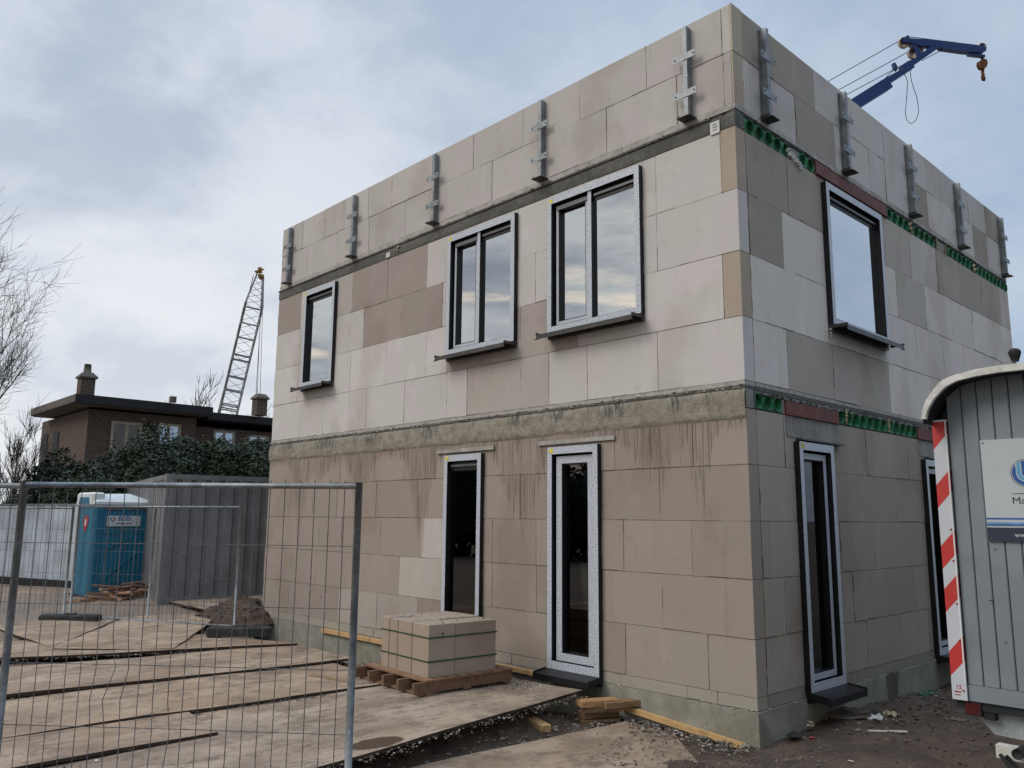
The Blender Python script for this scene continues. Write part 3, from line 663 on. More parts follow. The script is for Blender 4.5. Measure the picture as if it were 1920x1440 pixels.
# ------------------------------------------------------------------ sheets laid on the ground
def sheet(poly, zs, label, tint=(1,1,1), th=.028, n=26, wav=.010, seed=0):
    """four corners (ccw), a height for each, subdivided and gently warped, with thickness"""
    P = [Vector((x, y, z)) for (x, y), z in zip(poly, zs)]
    mb = MB(); mb.cur = tint; vs = []; m = n
    for i in range(n+1):
        for j in range(m+1):
            a, b = i/n, j/m
            p = (P[0]*(1-a)+P[1]*a)*(1-b)+(P[3]*(1-a)+P[2]*a)*b
            p.z += wav*noise.noise(Vector((p.x*.8, p.y*.8, seed)))*2
            e = noise.noise(Vector((p.x*2.5, p.y*2.5, seed+5)))*.02
            if i in (0, n): p.x += e
            if j in (0, m): p.y += e
            vs.append(p)
    mb.smooth = True
    top = [(i*(m+1)+j, (i+1)*(m+1)+j, (i+1)*(m+1)+j+1, i*(m+1)+j+1) for i in range(n) for j in range(m)]
    mb.add(vs, top); o = mb.build('ground_sheet', MT['sheet']); tag(o, label, 'ground board', 'boards laid over the building ground')
    rim = [i*(m+1) for i in range(n+1)]+[n*(m+1)+j for j in range(1, m+1)]+[i*(m+1)+m for i in range(n-1, -1, -1)]+[j for j in range(m-1, 0, -1)]
    e = MB(); k = len(rim); ev = [vs[r] for r in rim]+[vs[r]-Vector((0,0,th)) for r in rim]
    e.add(ev, [(q, k+q, k+(q+1)%k, (q+1)%k) for q in range(k)]+[tuple(range(2*k-1, k-1, -1))]); e.build('sheet_edge', MT['edge'], o)
    return o
sheet([(-3.85,-9.2),(-.55,-9.2),(-1.93,-.30),(-3.95,-.30)], [-.085,-.048,-.055,-.090], 'large sandy board propped up in front of the doors, with the dark wet patch', seed=1)
sheet([(-3.85,-9.3),(-2.70,-9.3),(-2.80,-3.95),(-3.95,-3.80)], [-.05,-.02,-.040,-.062], 'sandy board lying on top of its neighbour behind the near mesh fence', (.97,.92,.90), seed=2)
sheet([(-6.0,-9.3),(-3.98,-9.3),(-3.62,-1.55),(-5.30,-1.35)], [-.075,-.042,-.048,-.078], 'sandy board between the propped board and the darker mud gap', (1.02,.97,.92), seed=3)
sheet([(-8.3,-8.5),(-5.92,-9.0),(-5.18,-1.05),(-6.9,-.95)], [-.085,-.030,-.042,-.085], 'long board whose raised edge throws a wide dark gap across the yard', (1.03,1.0,.98), seed=4)
sheet([(-11.5,-7.5),(-8.6,-5.8),(-6.75,-1.02),(-8.7,-1.6)], [-.08,-.045,-.040,-.07], 'board under the far fence with its corner beside the house foundation', (.98,.92,.88), seed=5)
sheet([(-12.85,-.9),(-8.5,-3.75),(-7.4,-2.55),(-10.3,-.70)], [-.03,-.045,-.035,-.03], 'tan board running from the near boards towards the container', (1.05,1.0,.95), seed=6)
sheet([(-17.0,-.6),(-11.5,-3.9),(-8.7,-3.75),(-12.95,-.95)], [.03,-.03,-.055,-.035], 'far board below the block feet of the far fence', (.98,.93,.90), seed=7)
sheet([(-20.0,-3.4),(-14.0,-6.8),(-11.5,-4.0),(-17.0,-.75)], [.0,-.05,-.04,.03], 'greyer board in front of the white hoarding', (.80,.76,.74), seed=8)
sheet([(-13.4,2.6),(-12.9,-.8),(-10.4,-.55),(-10.4,1.9)], [.31,.11,.02,.09], 'board sloping up to the grey container beside the house corner', (1.03,1.0,.97), seed=9)
_q = [bp(u,v,2,-.29) for u, v in ((750,1445),(1330,1445),(1262,1366),(1172,1352))]; _e = lambda a, b: (a.x+(a.x-b.x)*1.6, a.y+(a.y-b.y)*1.6)
sheet([_e(_q[0],_q[3]),_e(_q[1],_q[2]),(_q[2].x,_q[2].y),(_q[3].x,_q[3].y)], [-.27,-.325,-.345,-.285], 'low sandy board half buried in mud at the house corner', (.95,.93,.90), seed=10, wav=.014)

# ------------------------------------------------------------------ small things around the house
random.seed(11)
def beam(a, b, w, h, mat, name, label, cat, group=None, tint=(1,1,1), up=(0,0,1)):
    mb = MB(); mb.cur = tint; a = Vector(a); b = Vector(b); c = (a+b)/2; mb.beam(a-c, b-c, w, h, up)
    o = mb.build(name, mat, None, c); return tag(o, label, cat, group)
beam((-7.74,-.045,-.038), (-5.6,-.045,-.038), .05, .062, MT['planknew'], 'timber_batten', 'fresh pine batten fixed along the foundation behind the block stack', 'batten')
beam((-3.9,-.045,-.038), (-2.75,-.045,-.045), .05, .05, MT['planknew'], 'timber_batten', 'pine batten at the wall foot left of the black door sill', 'batten')
beam((-1.60,-.05,-.20), (-.13,-.05,-.318), .05, .055, MT['planknew'], 'timber_batten', 'fresh pine batten sloping down along the foundation to the house corner', 'batten')
for k, (dx, dy, z, rz, tint, lab) in enumerate([
   (0,0,-.315,.0,(.75,.7,.65),'dark beam offcut lowest in the stack beside the door'), (-.02,.02,-.245,.10,(.7,.65,.6),'muddy beam offcut second from the bottom of the stack by the door'),
   (.05,0,-.175,-.05,(.8,.75,.7),'beam offcut third in the stack, below the orange-sided one'), (.03,-.05,-.118,.06,(1.5,1.25,.95),'orange-sided beam offcut on top of the stack by the door')]):
    mb = MB(); mb.cur = tint; mb.cham(-.21,-.075,-.03,.21,.075,.03,.004); o = mb.build('beam_offcut', MT['beam'], None, (-1.66+dx, -.33+dy, z)); o.rotation_euler = (0,0,R(62)+rz); tag(o, lab, 'timber', 'offcuts stacked beside the door')
mb = MB(); mb.cur = (.9,.85,.8); mb.cham(-.22,-.07,-.03,.22,.07,.03,.004); o = mb.build('beam_offcut', MT['beam'], None, (-1.49,-.17,-.135)); o.rotation_euler = (0,0,R(70)); tag(o, 'gritty plank offcut at the wall end of the stack by the door', 'timber', 'offcuts stacked beside the door')
beam((-2.15,-1.02,-.235), (-1.66,-1.12,-.275), .11, .075, MT['planknew'], 'timber_block', 'short yellow timber block poking out from beneath the propped board', 'timber')
a = bp(1105,1345,2,-.30); mb = MB(); mb.cur = (.36,.35,.33); mb.cham(-.10,-.05,-.03,.10,.05,.03,.008); o = mb.build('concrete_offcut', MT['stones'], None, (a.x, a.y, -.28)); o.rotation_euler = (.1,.35,.9); tag(o, 'grey brick-sized chunk lying beside the timber stack', 'rubble')
# block stack on its pallet
PX = empty('wooden_pallet', (-3.43,-1.12,-.058), 'weathered wooden pallet under the strapped stack of blocks', 'pallet', rz=R(-3))
ln, wd = 1.24, 1.24
for k in range(5):
    y0 = -.62+k*(wd-.05)/4; x0 = -.62+k*(ln-.045)/4
    mb = MB(); mb.cur = jt((.85,.8,.75), .15); mb.box(x0, -.70, .018, x0+.045, .62, .128); mb.build('stringer', MT['plankold'], PX)
for k in range(8):
    y0 = -.60+k*.154; mb = MB(); mb.cur = jt((1.25,1.15,1.0), .15); mb.box(-.62, y0+.03, .129, .635, y0+.155, .148); mb.build('deck_board', MT['plankold'], PX)
for k in range(3):
    y0 = -.62+k*.56; mb = MB(); mb.cur = jt((1.,.95,.85), .15); mb.box(-.62, y0, .0, .62, y0+.1, .0175); mb.build('base_board', MT['plankold'], PX)
BS = empty('block_stack', (-3.36,-1.14,.092), 'stack of brown sand-lime blocks bound with thin green straps, on the pallet', 'building blocks', rz=R(-4))
sx, sy, sz = .98, .92, .545
cuts = [0,.17,.36,.66,1.0]
for a, b in zip(cuts, cuts[1:]):
    mb = MB(); mb.cur = jt((.33,.295,.25), .05); g = .006
    for c, d in ((0,.38),(.38,1.)):
        mb.cur = jt((.345,.285,.228), .05); mb.cham(-sx/2+a*sx+g, -sy/2+c*sy+.001, 0, -sx/2+b*sx-g, -sy/2+d*sy-.001+random.uniform(-.006,.0), sz+random.uniform(-.006,.006), .006)
    mb.build('block', MT['wall'], BS)
for z in (.155,.40):
    mb = MB(); q = .004; mb.box(-sx/2-q, -sy/2-q, z, sx/2+q, -sy/2-.001, z+.014); mb.box(-sx/2-q, sy/2+.001, z, sx/2+q, sy/2+q, z+.014); mb.box(-sx/2-q, -sy/2-.001, z, -sx/2-.001, sy/2+.001, z+.014); mb.box(sx/2+.001, -sy/2-.001, z, sx/2+q, sy/2+.001, z+.014); mb.build('strap', MT['strap'], BS)
mb = MB()
for k in range(110):
    mb.cur = random.choice([(.33,.29,.24),(.20,.17,.14),(.36,.32,.26),(.10,.085,.07)]); mb.stone((random.uniform(-.47,.47), random.uniform(-.44,.44), sz+.004), random.choice((.004,.006,.009,.013)))
o = mb.build('crumbled_mortar', MT['stones'], BS); o['kind'] = 'stuff'
a = Vector((-4.35,-1.9,-.03)); 
beam((-4.62,-2.02,-.075), (-3.95,-1.90,-.075), .10, .05, MT['beam'], 'support_block', 'flat wooden block under the left end of the pallet', 'timber')

SEAMS = [((-5.9,-5.5),(-5.2,-1.1)),((-4.0,-5.5),(-3.65,-1.5)),((-2.7,-5.5),(-2.8,-4.0)),((-8.3,-4.6),(-6.8,-1.1)),((-1.45,-4.2),(-1.95,-.4))]
def seam():
    a, b = random.choice(SEAMS); t = random.random(); return a[0]+(b[0]-a[0])*t+.03+abs(random.gauss(0,.09)), a[1]+(b[1]-a[1])*t
# loose rubble (stuff) : along the walls, on the boards, on the mud
def scatter(n, reg, rr, cols, zf, name, label_kind='stuff'):
    mb = MB()
    for k in range(n):
        x, y = reg(); r = random.choice(rr)*random.uniform(.6,1.3); mb.cur = jt(random.choice(cols), .25); mb.stone((x, y, zf(x, y)+r*.25), r)
    return tag(mb.build(name, MT['stones']), kind='stuff')
GREY = [(.26,.225,.185),(.34,.30,.255),(.18,.15,.12),(.11,.09,.07),(.40,.37,.33)]; DK = [(.12,.09,.066),(.16,.12,.09),(.08,.06,.046),(.20,.17,.14),(.26,.23,.195)]
scatter(1500, lambda: (random.uniform(-9.8,-4.2), -abs(random.gauss(.05,.32))-.02), (.008,.012,.02,.03), GREY, gh, 'rubble')
scatter(1400, lambda: (random.uniform(-4.0,-1.95), -.32-abs(random.gauss(0,.38))), (.004,.006,.010,.014), GREY, lambda x, y: -.075, 'gravel')
scatter(700, lambda: (random.uniform(-1.7,.0), -.03-abs(random.gauss(0,.22))), (.006,.010,.016,.022), [tuple(q*.7 for q in c) for c in GREY], lambda x, y: max(gh(x,y), -.31), 'rubble')
scatter(1500, lambda: (random.uniform(-1.1,.9), random.uniform(-2.6,-.1)), (.003,.005,.008,.013), [tuple(q*.6 for q in c) for c in GREY[:4]]+DK+DK, lambda x, y: max(gh(x,y), -.305), 'rubble')
scatter(3000, lambda: (random.uniform(-.2,3.2), random.uniform(-3.2,.8)), (.004,.006,.010,.016), DK[:3]+DK, gh, 'rubble')
scatter(1900, lambda: (.05+abs(random.gauss(0,.7)), random.uniform(.9,6.5)), (.006,.010,.016,.026), DK[:4]+DK[:3]+GREY[3:4], gh, 'rubble')
scatter(900, lambda: (random.uniform(-2.1,-1.1), random.uniform(-3.4,-.3)), (.008,.013,.02,.03), DK+GREY[:1], gh, 'rubble')
scatter(3000, seam, (.004,.007,.011,.018), DK+[(.2,.16,.12)], lambda x, y: -.085, 'rubble')
scatter(2600, lambda: (random.uniform(-9,-1.2), random.uniform(-6,-.8)), (.002,.004,.006), DK+GREY[:3], lambda x, y: -.055, 'grit')
mb = MB(); mb.smooth = True; N = 44; vs = []
for i in range(N+1):
    for j in range(N+1):
        a, b = 2*i/N-1, 2*j/N-1; x, y = a*.95, b*.95; q = max(0, 1-(a*a+b*b)); vs.append((x, y, -.05+.42*q**.8*(.75+.5*noise.fractal(Vector((x*2.2, y*2.2, 8)), .8, 2.2, 5))+.03*noise.noise(Vector((x*9, y*9, 1)))))
mb.add(vs, [(i*(N+1)+j, (i+1)*(N+1)+j, (i+1)*(N+1)+j+1, i*(N+1)+j+1) for i in range(N) for j in range(N)])
mb.smooth = False
for k in range(260):
    a, b = random.uniform(-.95,.95), random.uniform(-.95,.95); i, j = round((a+1)/2*N), round((b+1)/2*N); p = vs[i*(N+1)+j]
    mb.stone((p[0], p[1], p[2]+.01), random.choice((.015,.025,.04)))
tag(mb.build('earth_heap', MT['soilheap'], None, (-10.35,-.05,-.06)), 'low heap of dark brown earth behind the right block foot, beside the house corner', 'earth heap')

# single bits of litter near the corner
def litter(u, v, z, name, label, cat, mat, parts):
    p = bp(u, v, 2, z); g = gh(p.x, p.y); mb = MB(); parts(mb); o = mb.build(name, mat, None, (p.x, p.y, g)); return tag(o, label, cat)
def crumple(mb, w, d, h, col=(1,1,1), n=7, seed=0):
    mb.cur = col; vs = [(w*(i/n-.5), d*(j/n-.5), h*(.4+.9*noise.noise(Vector((i*.7+seed, j*.7, seed))))) for i in range(n+1) for j in range(n+1)]
    vs = [(x+.1*w*noise.noise(Vector((x*20,y*20,seed))), y+.1*d*noise.noise(Vector((y*20,x*20,seed))), max(z,.004)) for x, y, z in vs]
    top = [(i*(n+1)+j, (i+1)*(n+1)+j, (i+1)*(n+1)+j+1, i*(n+1)+j+1) for i in range(n) for j in range(n)]
    o = len(vs); mb.add(vs+[(x,y,z-.004) for x,y,z in vs], top+[tuple(q+o for q in f[::-1]) for f in top])
litter(1632,1355,-.3,'crumpled_sheet','crumpled white plastic sheet on the rubble near the gable wall','litter',MT['paper'], lambda m: crumple(m,.26,.2,.06,seed=1))
litter(1672,1350,-.3,'foam_scrap','cream foam scrap just right of the crumpled white sheet','litter',MT['foam'], lambda m: crumple(m,.14,.12,.07,seed=2))
litter(1520,1375,-.3,'foam_scrap','round yellowish foam scrap above the red bit at the wall foot','litter',MT['foam'], lambda m: (m.stone((0,0,.05),.055), m.stone((.01,0,.08),.04)))
litter(1521,1392,-.3,'red_scrap','small red scrap lying in the mud by the house corner','litter',MT['redp'], lambda m: (m.stone((0,0,.012),.03), m.stone((.02,.02,.012),.02)))
litter(1489,1390,-.3,'round_stone','dark round stone at the foot of the gable wall','stone',MT['rub'], lambda m: (m.stone((0,0,.03),.075), m.stone((.02,0,.03),.07)))
litter(1680,1380,-.3,'white_stick','thin pale stick on the mud in front of the white sheet','litter',MT['paper'], lambda m: m.beam((-.09,-.05,.02),(.09,.05,.03),.03,.012))
litter(1645,1383,-.3,'white_stick','pale broken stick left of the longer one on the mud','litter',MT['paper'], lambda m: m.beam((-.07,-.04,.015),(.07,.05,.02),.02,.012))
litter(1595,1425,-.3,'paper_scrap','tiny white paper scrap near the bottom edge of the mud','litter',MT['paper'], lambda m: crumple(m,.05,.02,.01,seed=3))
litter(1796,1360,-.3,'torn_card','flat grey torn piece of card on the mud below the trailer','litter',MT['card'], lambda m: crumple(m,.15,.12,.02,seed=4))
litter(1744,1297,-.3,'green_scrap','larger green plastic scrap on the rubble beside the trailer','litter',MT['green'], lambda m: crumple(m,.16,.12,.05,seed=5))
litter(1730,1304,-.3,'green_scrap','smaller green plastic scrap left of the larger one','litter',MT['green'], lambda m: crumple(m,.10,.08,.04,seed=6))
litter(1575,1352,-.3,'mud_tray','round brown lid half sunk in the mud below the gable door','litter',MT['card'], lambda m: (m.tube([(0,0,.0),(0,0,.045)],.20,18), m.tube([(.14,.12,.0),(.14,.12,.05)],.13,14)))
litter(245,1342,-.08,'brick_bit','orange brick bit on the boards behind the near fence','litter',M_('orange_bit',(.55,.13,.05),.7), lambda m: m.stone((0,0,.05),.022))
litter(1100,1308,-.08,'brick_bit','small orange brick bit on the board before the door','litter',M_('orange_bit2',(.36,.15,.09),.8), lambda m: m.stone((0,0,.26),.024))
litter(180,1432,-.08,'white_bit','white mortar lump near the bottom edge of the boards','litter',MT['paper'], lambda m: m.stone((0,0,.075),.018))
litter(930,1403,-.3,'white_bit','white mortar lump in the gap between the boards','litter',MT['paper'], lambda m: m.stone((0,0,.02),.026))

# ------------------------------------------------------------------ mesh fences
def fence_panel(a, b, zt, zb, label, group, mids=(), post_r=.021, nh=5, wire=.0024, dx=.1, bend=None, over=.05, hz=None, railr=None):
    a = Vector(a).to_3d(); b = Vector(b).to_3d(); d = (b-a); L = d.length; d.normalize(); c = Vector(((a.x+b.x)/2, (a.y+b.y)/2, 0))
    E = empty('mesh_fence_panel', (c.x, c.y, 0), label, 'fence panel', group); off = lambda t, z, o=0: Vector((a.x+d.x*t-c.x-d.y*o, a.y+d.y*t-c.y+d.x*o, z))
    railr = railr or post_r*.85
    for t in (0, L): mb = MB(); mb.tube([off(t, zb-.05), off(t, zt+.02)], post_r, 12); mb.build('post', MT['galv'], E)
    for t in mids: mb = MB(); mb.tube([off(t, zb+.02), off(t, zt-.03)], post_r*.8, 10); mb.build('post', MT['galv'], E)
    for z in (zt, zb+.03): mb = MB(); mb.tube([off(0, z), off(L, z)], railr, 10); mb.build('rail', MT['galv'], E)
    mb = MB(); o = railr+.004; n = int(L/dx)
    for k in range(1, n):
        t = k*L/n; P = []
        for z in ([zb+.0]+[zb+(zt-zb)*q/12 for q in range(1, 12)]+[zt+over]):
            sh = bend(t, z) if bend else 0
            P.append(off(t+sh, z, o+(noise.noise(Vector((t*1.7, z*2, 1)))*.004)))
        mb.tube(P, wire, 4, False)
    for z in (hz or [zb+(zt-zb)*q/nh for q in range(1, nh)]): mb.tube([off(0, z, o+.004), off(L*.5, z+.003, o+.004), off(L, z, o+.004)], wire, 4, False)
    mb.build('wire_mesh', MT['galvd'], E); return E
MT['galvl'] = galv_mat('galvanised_plate', (.38,.42,.42), (.28,.315,.32), .6, .2)
MT['galvd'] = galv_mat('galvanised_wire', (.17,.175,.18), (.10,.105,.11), .5, .4)
def bend1(t, z):   # a few wires are pushed sideways in the lower left part of the panel
    s = 0
    for t0, z0, am in BENDS: s += am*math.exp(-((t-t0)/.05)**2-((z-z0)/.10)**2)
    return s
ZT = 1.935
FA = bp(673,912,2,ZT); _D = (FA-CAM).dot(RM @ Vector((0,0,-1))); FB = at(45,915,_D*1.035); FB.z = ZT
FU = (FA-FB).normalized(); FN = Vector((FU.y, -FU.x, 0))
def onf(u, v):
    d = ray(u, v); q = CAM+d*((FB-CAM).dot(FN)/d.dot(FN)); return (q-FB).dot(FU), q.z
BENDS = [(*onf(182,1320), -.035), (*onf(210,1325), -.035), (*onf(196,1258), .03), (*onf(225,1240), .03), (*onf(297,1378), .03)]
hz = [bp(668,v,0,FA.x).z for v in (1025,1143,1258,1378)]
L1 = (FA-FB).length
fence_panel((FB.x,FB.y), (FA.x,FA.y), ZT, -.06, 'near mesh fence panel, its right post ending in front of the house wall', 'mesh fence panels on the site', post_r=.0205, bend=bend1, hz=hz, railr=.0155, dx=.082, over=.035, wire=.0026)
d = (FB-FA).normalized(); q0 = FB+(FB-CAM)*.012
fence_panel((q0.x+d.x*3.3, q0.y+d.y*3.3), (q0.x, q0.y), ZT-.005, -.06, 'near mesh fence panel cut off by the left edge, joined to the longer one', 'mesh fence panels on the site', post_r=.0195, hz=hz, railr=.0155, dx=.082, over=.035, wire=.0026)
G1, G2 = Vector((-9.01,-.94,0)), Vector((-12.18,-2.56,0)); G3 = Vector((-15.0,-4.85,0))
fence_panel((G2.x,G2.y), (G1.x,G1.y), 1.91, -.06, 'far mesh fence panel standing on two dark block feet', 'mesh fence panels on the site', mids=(1.75,), post_r=.022, wire=.0034)
fence_panel((G3.x,G3.y), (G2.x-.08,G2.y-.08), 1.88, -.06, 'far mesh fence panel in front of the white hoarding', 'mesh fence panels on the site', mids=(1.75,), post_r=.022, wire=.0034)
def foot(x, y, z, rz, lab, L=.72, W=.23, H=.14):
    E = MB(); c = .03
    E.cham(-L/2, -W/2, 0, L/2, W/2, H, .025); E.cham(-.09,-.06,H,.09,.06,H+.02,.006); o = E.build('fence_foot', MT['rub'], None, (x, y, z)); o.rotation_euler = (0,0,rz); tag(o, lab, 'fence foot', 'block feet of the far fence')
foot(-11.55,-2.72,-.075,R(48),'left dark block foot of the far fence, below the toilet',1.0)
foot(-8.10,-1.28,-.055,R(50),'right dark block foot of the far fence, next to the earth heap',.95)

# ------------------------------------------------------------------ portable toilet
def toilet():
    D0, D1 = 17.2, 18.05
    k = at(166,1100,D0); r = at(277,1100,D1); ang = math.atan2(r.y-k.y, r.x-k.x)
    W = math.hypot(r.x-k.x, r.y-k.y); E = empty('portable_toilet', (k.x, k.y, .0), 'teal portable toilet cabin with white roof and heart-logo sign', 'toilet', rz=ang)
    # local: x along right-hand face (visible broad), y backwards(+)
    H = 1.98; Dp = 1.12
    b = MB(); b.cham(0, 0, .06, W, Dp, H, .03); b.build('cabin', MT['teal'], E)
    b = MB(); b.box(.16,-.012,.30,W-.14,-.001,H-.16)
    for x in (.02, W-.10): b.cham(x,-.022,.10,x+.08,-.001,H-.02,.006)
    b.box(.2,-.026,H-.62,W-.2,-.012,H-.56); b.box(.16,-.02,.55,.19,-.012,H-.2); b.box(W-.2,-.02,.55,W-.17,-.012,H-.2)
    b.beam((.2,-.016,.35),(W-.3,-.016,.95),.02,.05,(0,1,0)); b.beam((.25,-.016,1.0),(W-.45,-.016,1.3),.02,.04,(0,1,0)); b.build('side_panel', MT['teal'], E)
    b = MB(); b.box(-.012,.12,.12,-.001,Dp-.12,H-.12); b.box(-.02,.5,.2,-.012,.53,H-.2); b.build('door', MT['teal'], E)
    b = MB(); b.box(.20,-.02,H-.11,.56,-.012,H-.06); b.box(.64,-.02,H-.11,W-.16,-.012,H-.06); b.build('vent_slot', MT['vent'], E)
    b = MB(); b.box(-.03,.0,.0,W+.03,Dp,.06); b.build('base', MT['dark'], E)
    b = MB(); o = .03
    lo = [(-o,-o),(W+o,-o),(W+o,Dp+o),(-o,Dp+o)]; p = [Vector((x,y,H)) for x,y in lo]+[Vector((x,y,H+.06)) for x,y in lo]
    up = [Vector((.10,.28,H+.235)), Vector((W*.62,.22,H+.25)), Vector((W*.62,Dp-.22,H+.25)), Vector((.10,Dp-.2,H+.235))]
    b.add(p+up, [(0,1,5,4),(1,2,6,5),(2,3,7,6),(3,0,4,7),(4,5,9,8),(5,6,10,9),(6,7,11,10),(7,4,8,11),(8,9,10,11),(3,2,1,0)])
    b.cham(-.06,.05,H,.20,Dp-.05,H+.265,.04); b.build('roof', MT['roofw'], E)
    b = MB(); b.prism([(-.065,.2,H+.01),(-.065,Dp-.2,H+.01),(-.065,Dp-.27,H+.16),(-.065,.27,H+.16)], (.02,0,0)); b.build('roof_vent', MT['teal'], E)
    # sign
    b = MB(); b.box(.24,-.045,H-.46,.24+.70,-.028,H-.235); sg = b.build('sign', MT['signw'], E)
    text(sg, 'ECO.', (.47,-.047,H-.335), .125, MT['blue'], (R(90),0,0), bold=.004); 
    def heart(cx, cz, s, y, col, half, parent):
        pts = []
        for i in range(25):
            a = math.pi*2*i/24; x = 16*math.sin(a)**3/17; z = (13*math.cos(a)-5*math.cos(2*a)-2*math.cos(3*a)-math.cos(4*a))/17
            if half*x >= -.02: pts.append((x, z))
        pts = sorted(pts, key=lambda q: math.atan2(q[1]-.0, q[0]-half*.35))
        m = MB(); m.prism([(cx+x*s, y, cz+z*s) for x, z in pts], (0,.002,0)); return m.build('logo_mark', col, parent)
    heart(.355,H-.315,.062,-.0475,MT['blue'],-1,sg); heart(.355,H-.315,.062,-.0478,MT['redp'],1,sg); heart(.352,H-.312,.034,-.0485,MT['signw'],-1,sg); heart(.352,H-.312,.034,-.0487,MT['signw'],1,sg)
    m = MB(); x = .43
    random.seed(5)
    while x < .74: w = random.uniform(.008,.02); m.box(x,-.0475,H-.412,x+w,-.0455,H-.395+random.uniform(0,.006)); x += w+.006
    m.build('small_print', MT['ink'], sg)
    m = MB(); m.prism([(-.02,.30,H-.30),(-.02,.48,H-.22),(-.02,.66,H-.30),(-.02,.60,H-.48),(-.02,.50,H-.60),(-.02,.38,H-.48)], (.007,0,0)); hh = m.build('heart_sticker', MT['redp'], E)
    m = MB(); m.prism([(-.024,.42,H-.32),(-.024,.54,H-.32),(-.024,.52,H-.46),(-.024,.45,H-.46)], (.003,0,0)); m.build('heart_centre', MT['signw'], hh)
def text(parent, s, loc, size, mat, rot, name='lettering', width=1., bold=0.):
    c = bpy.data.curves.new('tmp', 'FONT'); c.body = s; c.size = size; c.extrude = .0006; c.offset = bold
    o = bpy.data.objects.new('tmp', c); COL.objects.link(o); dg = bpy.context.evaluated_depsgraph_get(); me = bpy.data.meshes.new_from_object(o.evaluated_get(dg))
    bpy.data.objects.remove(o); me.materials.clear(); me.materials.append(mat)
    q = bpy.data.objects.new(name, me); COL.objects.link(q); q.parent = parent; q.location = loc; q.rotation_euler = rot; q.scale = (width, 1, 1); return q
toilet()

# ------------------------------------------------------------------ container
def container():
    D = 16.25; k = at(314,900,D); g = .0
    far = at(242,905,21.3); ax = Vector((far.x-k.x, far.y-k.y, 0)).normalized(); ay = Vector((ax.y, -ax.x, 0))
    if (at(500,900,17.4)-k).dot(ay) < 0: ay = -ay
    H = 2.59; Lg, Wd = 6.06, 2.44
    E = empty('shipping_container', (k.x, k.y, g), 'dark grey ribbed shipping container behind the teal toilet', 'container')
    P = lambda a, b, z: ax*a+ay*b+Vector((0,0,z))
    def corr(orig, dirv, out, L, z0, z1, name):
        m = MB(); n = int(L/.278); pts = []
        for i in range(n):
            s = L/n; b = i*s
            for f, w in ((0,0),(.28,0),(.40,-.05),(.64,-.05),(.76,0)) : pts.append((b+f*s, w))
        pts.append((L,0)); vs = []
        for t, w in pts: q = orig+dirv*t+out*w; vs += [q+Vector((0,0,z0)), q+Vector((0,0,z1))]
        m.add(vs, [(2*i,2*i+2,2*i+3,2*i+1) for i in range(len(pts)-1)]); return m.build(name, MT['cont'], E)
    corr(ax*.1+ay*.0, ax, -ay, Lg-.2, .15, H-.1, 'side_wall'); corr(ay*.1, ay, -ax, Wd-.2, .15, H-.1, 'end_wall')
    corr(ax*.1+ay*Wd, ax, ay, Lg-.2, .15, H-.1, 'side_wall'); corr(ax*Lg+ay*.1, ay, ax, Wd-.2, .15, H-.1, 'end_wall')
    f = MB()
    for a in (0, Lg):
        for b in (0, Wd):
            ca = a+(.05 if a == 0 else -.05); cb = b+(.05 if b == 0 else -.05); f.beam(P(ca,cb,0), P(ca,cb,H), .14, .14, tuple(ax))
    for b in (.02, Wd-.02):
        f.beam(P(0,b,H-.06), P(Lg,b,H-.06), .06, .10); f.beam(P(0,b,.1), P(Lg,b,.1), .06, .16)
    for a in (.02, Lg-.02): f.beam(P(a,0,H-.06), P(a,Wd,H-.06), .06, .10); f.beam(P(a,0,.1), P(a,Wd,.1), .06, .16)
    f.build('steel_frame', MT['cont'], E)
    r = MB(); r.add([P(.03,.03,H-.02),P(Lg-.03,.03,H-.02),P(Lg-.03,Wd-.03,H-.02),P(.03,Wd-.03,H-.02)], [(0,1,2,3)]); r.build('roof', MT['cont'], E)
container()
# white corrugated hoarding
a, b = at(-60,1100,21.5), at(139,1100,19.6); E = empty('corrugated_hoarding', (a.x, a.y, 0), 'white corrugated site hoarding left of the toilet', 'hoarding')
d = Vector((b.x-a.x, b.y-a.y, 0)); L = d.length; d.normalize(); o = Vector((d.y, -d.x, 0)); m = MB(); vs = []; n = int(L/.10)
for i in range(n+1):
    w = .018*math.sin(i*math.pi*.5*1.0)+(.02 if i%10 == 0 else 0); q = d*(i*L/n)+o*w; vs += [q+Vector((0,0,.18)), q+Vector((0,0,1.98))]
m.add(vs, [(2*i,2*i+2,2*i+3,2*i+1) for i in range(n)]); m.build('corrugated_sheet', MT['hoard'], E)
m = MB(); m.beam(Vector((0,0,2.0)), d*L+Vector((0,0,2.0)), .05, .05); m.build('top_rail', MT['galv'], E)
m = MB(); m.beam(Vector((0,0,.09)), d*L+Vector((0,0,.09)), .08, .18); m.build('base_board', MT['fascia'], E)
# heap of scrap boards by the toilet, each a thing
random.seed(21)
base = bp(240,1128,2,.03)
for k in range(46):
    t = random.uniform(-1.0,1.0); x = base.x-.15+t*.15-.25; y = base.y+.15+t*.62; ang = random.uniform(.2,1.6) if random.random() < .8 else random.uniform(-.6,.2); ln = random.uniform(.45,1.15)
    z = .05+(1-abs(t-.2))*random.uniform(0,.42); w, h = random.uniform(.06,.13), random.uniform(.02,.05)
    m = MB(); m.cur = random.choice([(1.9,1.8,1.65),(1.2,1.15,1.1),(.8,.78,.75),(2.4,2.1,1.7)]); m.box(-ln/2,-w/2,-h/2,ln/2,w/2,h/2); ob = m.build('scrap_board', MT['plankold'], None, (x,y,z)); ob.rotation_euler = (random.uniform(-.3,.3), random.uniform(-.22,.22), ang)
    tag(ob, 'broken weathered board in the heap of scrap wood before the toilet', 'scrap wood', 'scrap boards heaped by the toilet')
